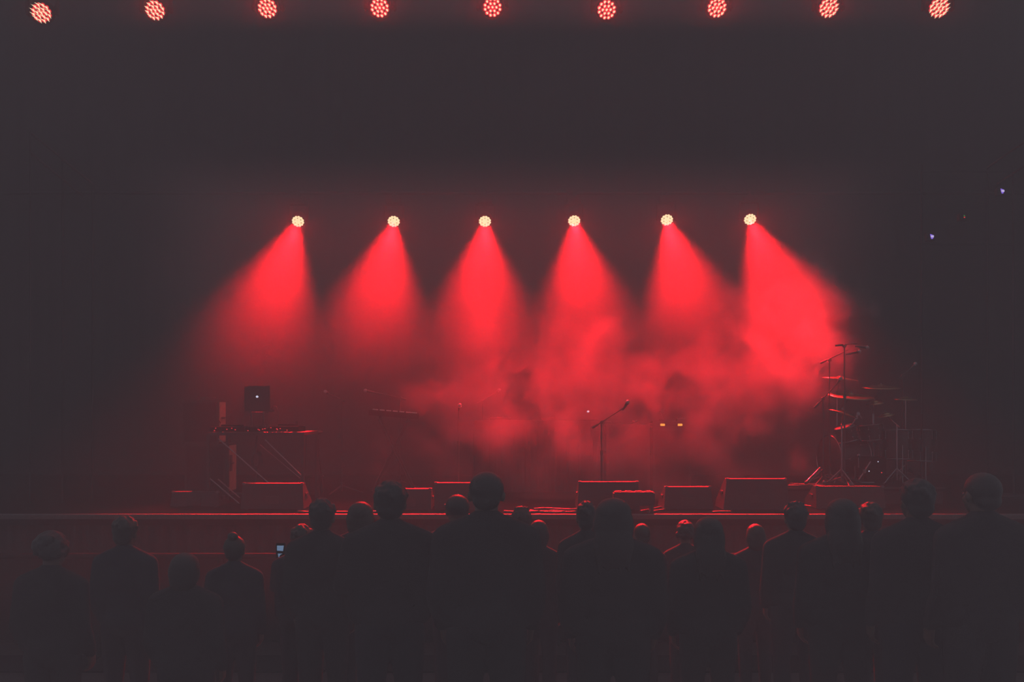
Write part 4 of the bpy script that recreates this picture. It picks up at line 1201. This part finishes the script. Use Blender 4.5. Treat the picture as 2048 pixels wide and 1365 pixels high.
PEOPLE = [
 (973, 943, 5.5, 'tallest person, centre of the crowd, short-cropped hair and broad dark shoulders', 'crop', 'down', 1.16, 0.0, 0),
 (780, 962, 5.9, 'person with thick short hair in front of the floor monitor left of the gap', 'short', 'folded', 1.12, 0.12, 1),
 (722, 1003, 7.3, 'person with a rounded bob between two shorter-haired heads at left', 'bob', 'down', 1.10, 0.0, 2),
 (645, 997, 6.7, 'person with short hair standing below the tall floor monitor edge', 'short', 'down', 1.05, -0.05, 0),
 (604, 1049, 7.3, 'red-rimmed person holding up a lit phone at left', 'short', 'phone', 1.08, -0.1, 2),
 (914, 988, 7.6, 'person in a cap partly hidden left of the tallest head', 'cap', 'down', 1.08, 0.3, 1),
 (1043, 1013, 8.0, 'person with a ruffled tuft of hair right of the tallest head', 'tuft', 'down', 0.95, 0.0, 2),
 (1078, 1040, 7.7, 'shorter person with bobbed hair just right of the tufted head', 'bob', 'down', 0.95, -0.2, 1),
 (1226, 995, 5.7, 'broad long-haired person right of centre in front of the bench', 'long', 'down', 1.22, -0.05, 0),
 (1172, 1003, 7.3, 'narrow-headed person touching the left of the broad long-haired one', 'short', 'down', 0.9, 0.0, 1),
 (1283, 1047, 8.2, 'person whose right side is rimmed red beside the broad long-haired one', 'crop', 'down', 1.0, 0.2, 2),
 (1370, 1040, 8.6, 'person with a bright red outline around the hair below the small monitor', 'curly', 'folded', 0.95, 0.0, 1),
 (1416, 1033, 6.3, 'dark long-haired person in front of the red-outlined head', 'long', 'down', 1.12, 0.05, 0),
 (1510, 1048, 8.3, 'person with red-edged hair and shoulder below the widest monitor', 'bob', 'down', 1.0, 0.1, 2),
 (1590, 1003, 7.5, 'person with pointed short hair right of the widest monitor', 'tuft', 'down', 1.05, 0.0, 1),
 (1682, 996, 6.2, 'dark person with long hair standing below the drums', 'long', 'down', 1.15, 0.0, 0),
 (1740, 1005, 7.4, 'dark person beside the long-haired one below the drums', 'short', 'down', 1.05, 0.0, 2),
 (1832, 958, 5.9, 'person at right with a faint red line on the left shoulder', 'short', 'down', 1.1, 0.1, 1),
 (1962, 945, 5.6, 'person at the far right edge of the crowd', 'crop', 'down', 1.15, 0.2, 0),
 (252, 1032, 6.8, 'dim person at left in front of the dark stage corner', 'short', 'down', 1.05, -0.1, 2),
 (372, 1105, 5.6, 'short dim person at left with a faint red right shoulder', 'bob', 'down', 1.12, -0.1, 1),
 (105, 1060, 5.8, 'dim person at the far left edge of the crowd', 'curly', 'down', 1.1, -0.15, 0),
 (470, 1062, 6.9, 'dim person with a bun left of the phone holder', 'bun', 'down', 1.0, 0.0, 2),
]
for (px, top, y, lab, hr, pose, wd_, yaw, c) in PEOPLE:
    t, s = person(px, top, y, lab, hr, pose, wd_, yaw, 1.0, c, HAIRB if c == 2 else None)
    if pose == 'phone':
        # phone in the raised left hand, screen turned back to its owner
        bpy.context.view_layer.update()
        pc = at(561, 1104, y - 0.0) 
        w = t.matrix_world @ Vector((-0.13, 0.30, 1.38))
        hp = at(561, 1104, w.y + 0.05)
        ph = thing('mobile_phone', 'lit mobile phone held up by the red-rimmed person at left', 'phone', hp)
        k = hp.y / F_PX
        MB().box((0, 0.006, 0), (19 * k, 0.009, 34 * k), bev=0.003).build('case', PLASTIC, ph)
        def scr(pts):
            n = len(pts); vs = [((x - 561) * k, 0.0, (1104 - yy) * k) for x, yy in pts] + [((x - 561) * k, 0.003, (1104 - yy) * k) for x, yy in pts]
            return MB().add(vs, [tuple(range(n)), tuple(range(2 * n - 1, n - 1, -1))] + [(i, (i + 1) % n, n + (i + 1) % n, n + i) for i in range(n)])
        scr([(554, 1092), (567.5, 1092), (566, 1103), (554, 1102)]).build('screen', SCREEN, ph)
        scr([(555.5, 1108), (565, 1108), (561.5, 1109.5), (558.2, 1113.5), (559, 1115), (563, 1115.2), (563, 1117), (557.5, 1116.5)]).build('screen', SCREEN, ph)
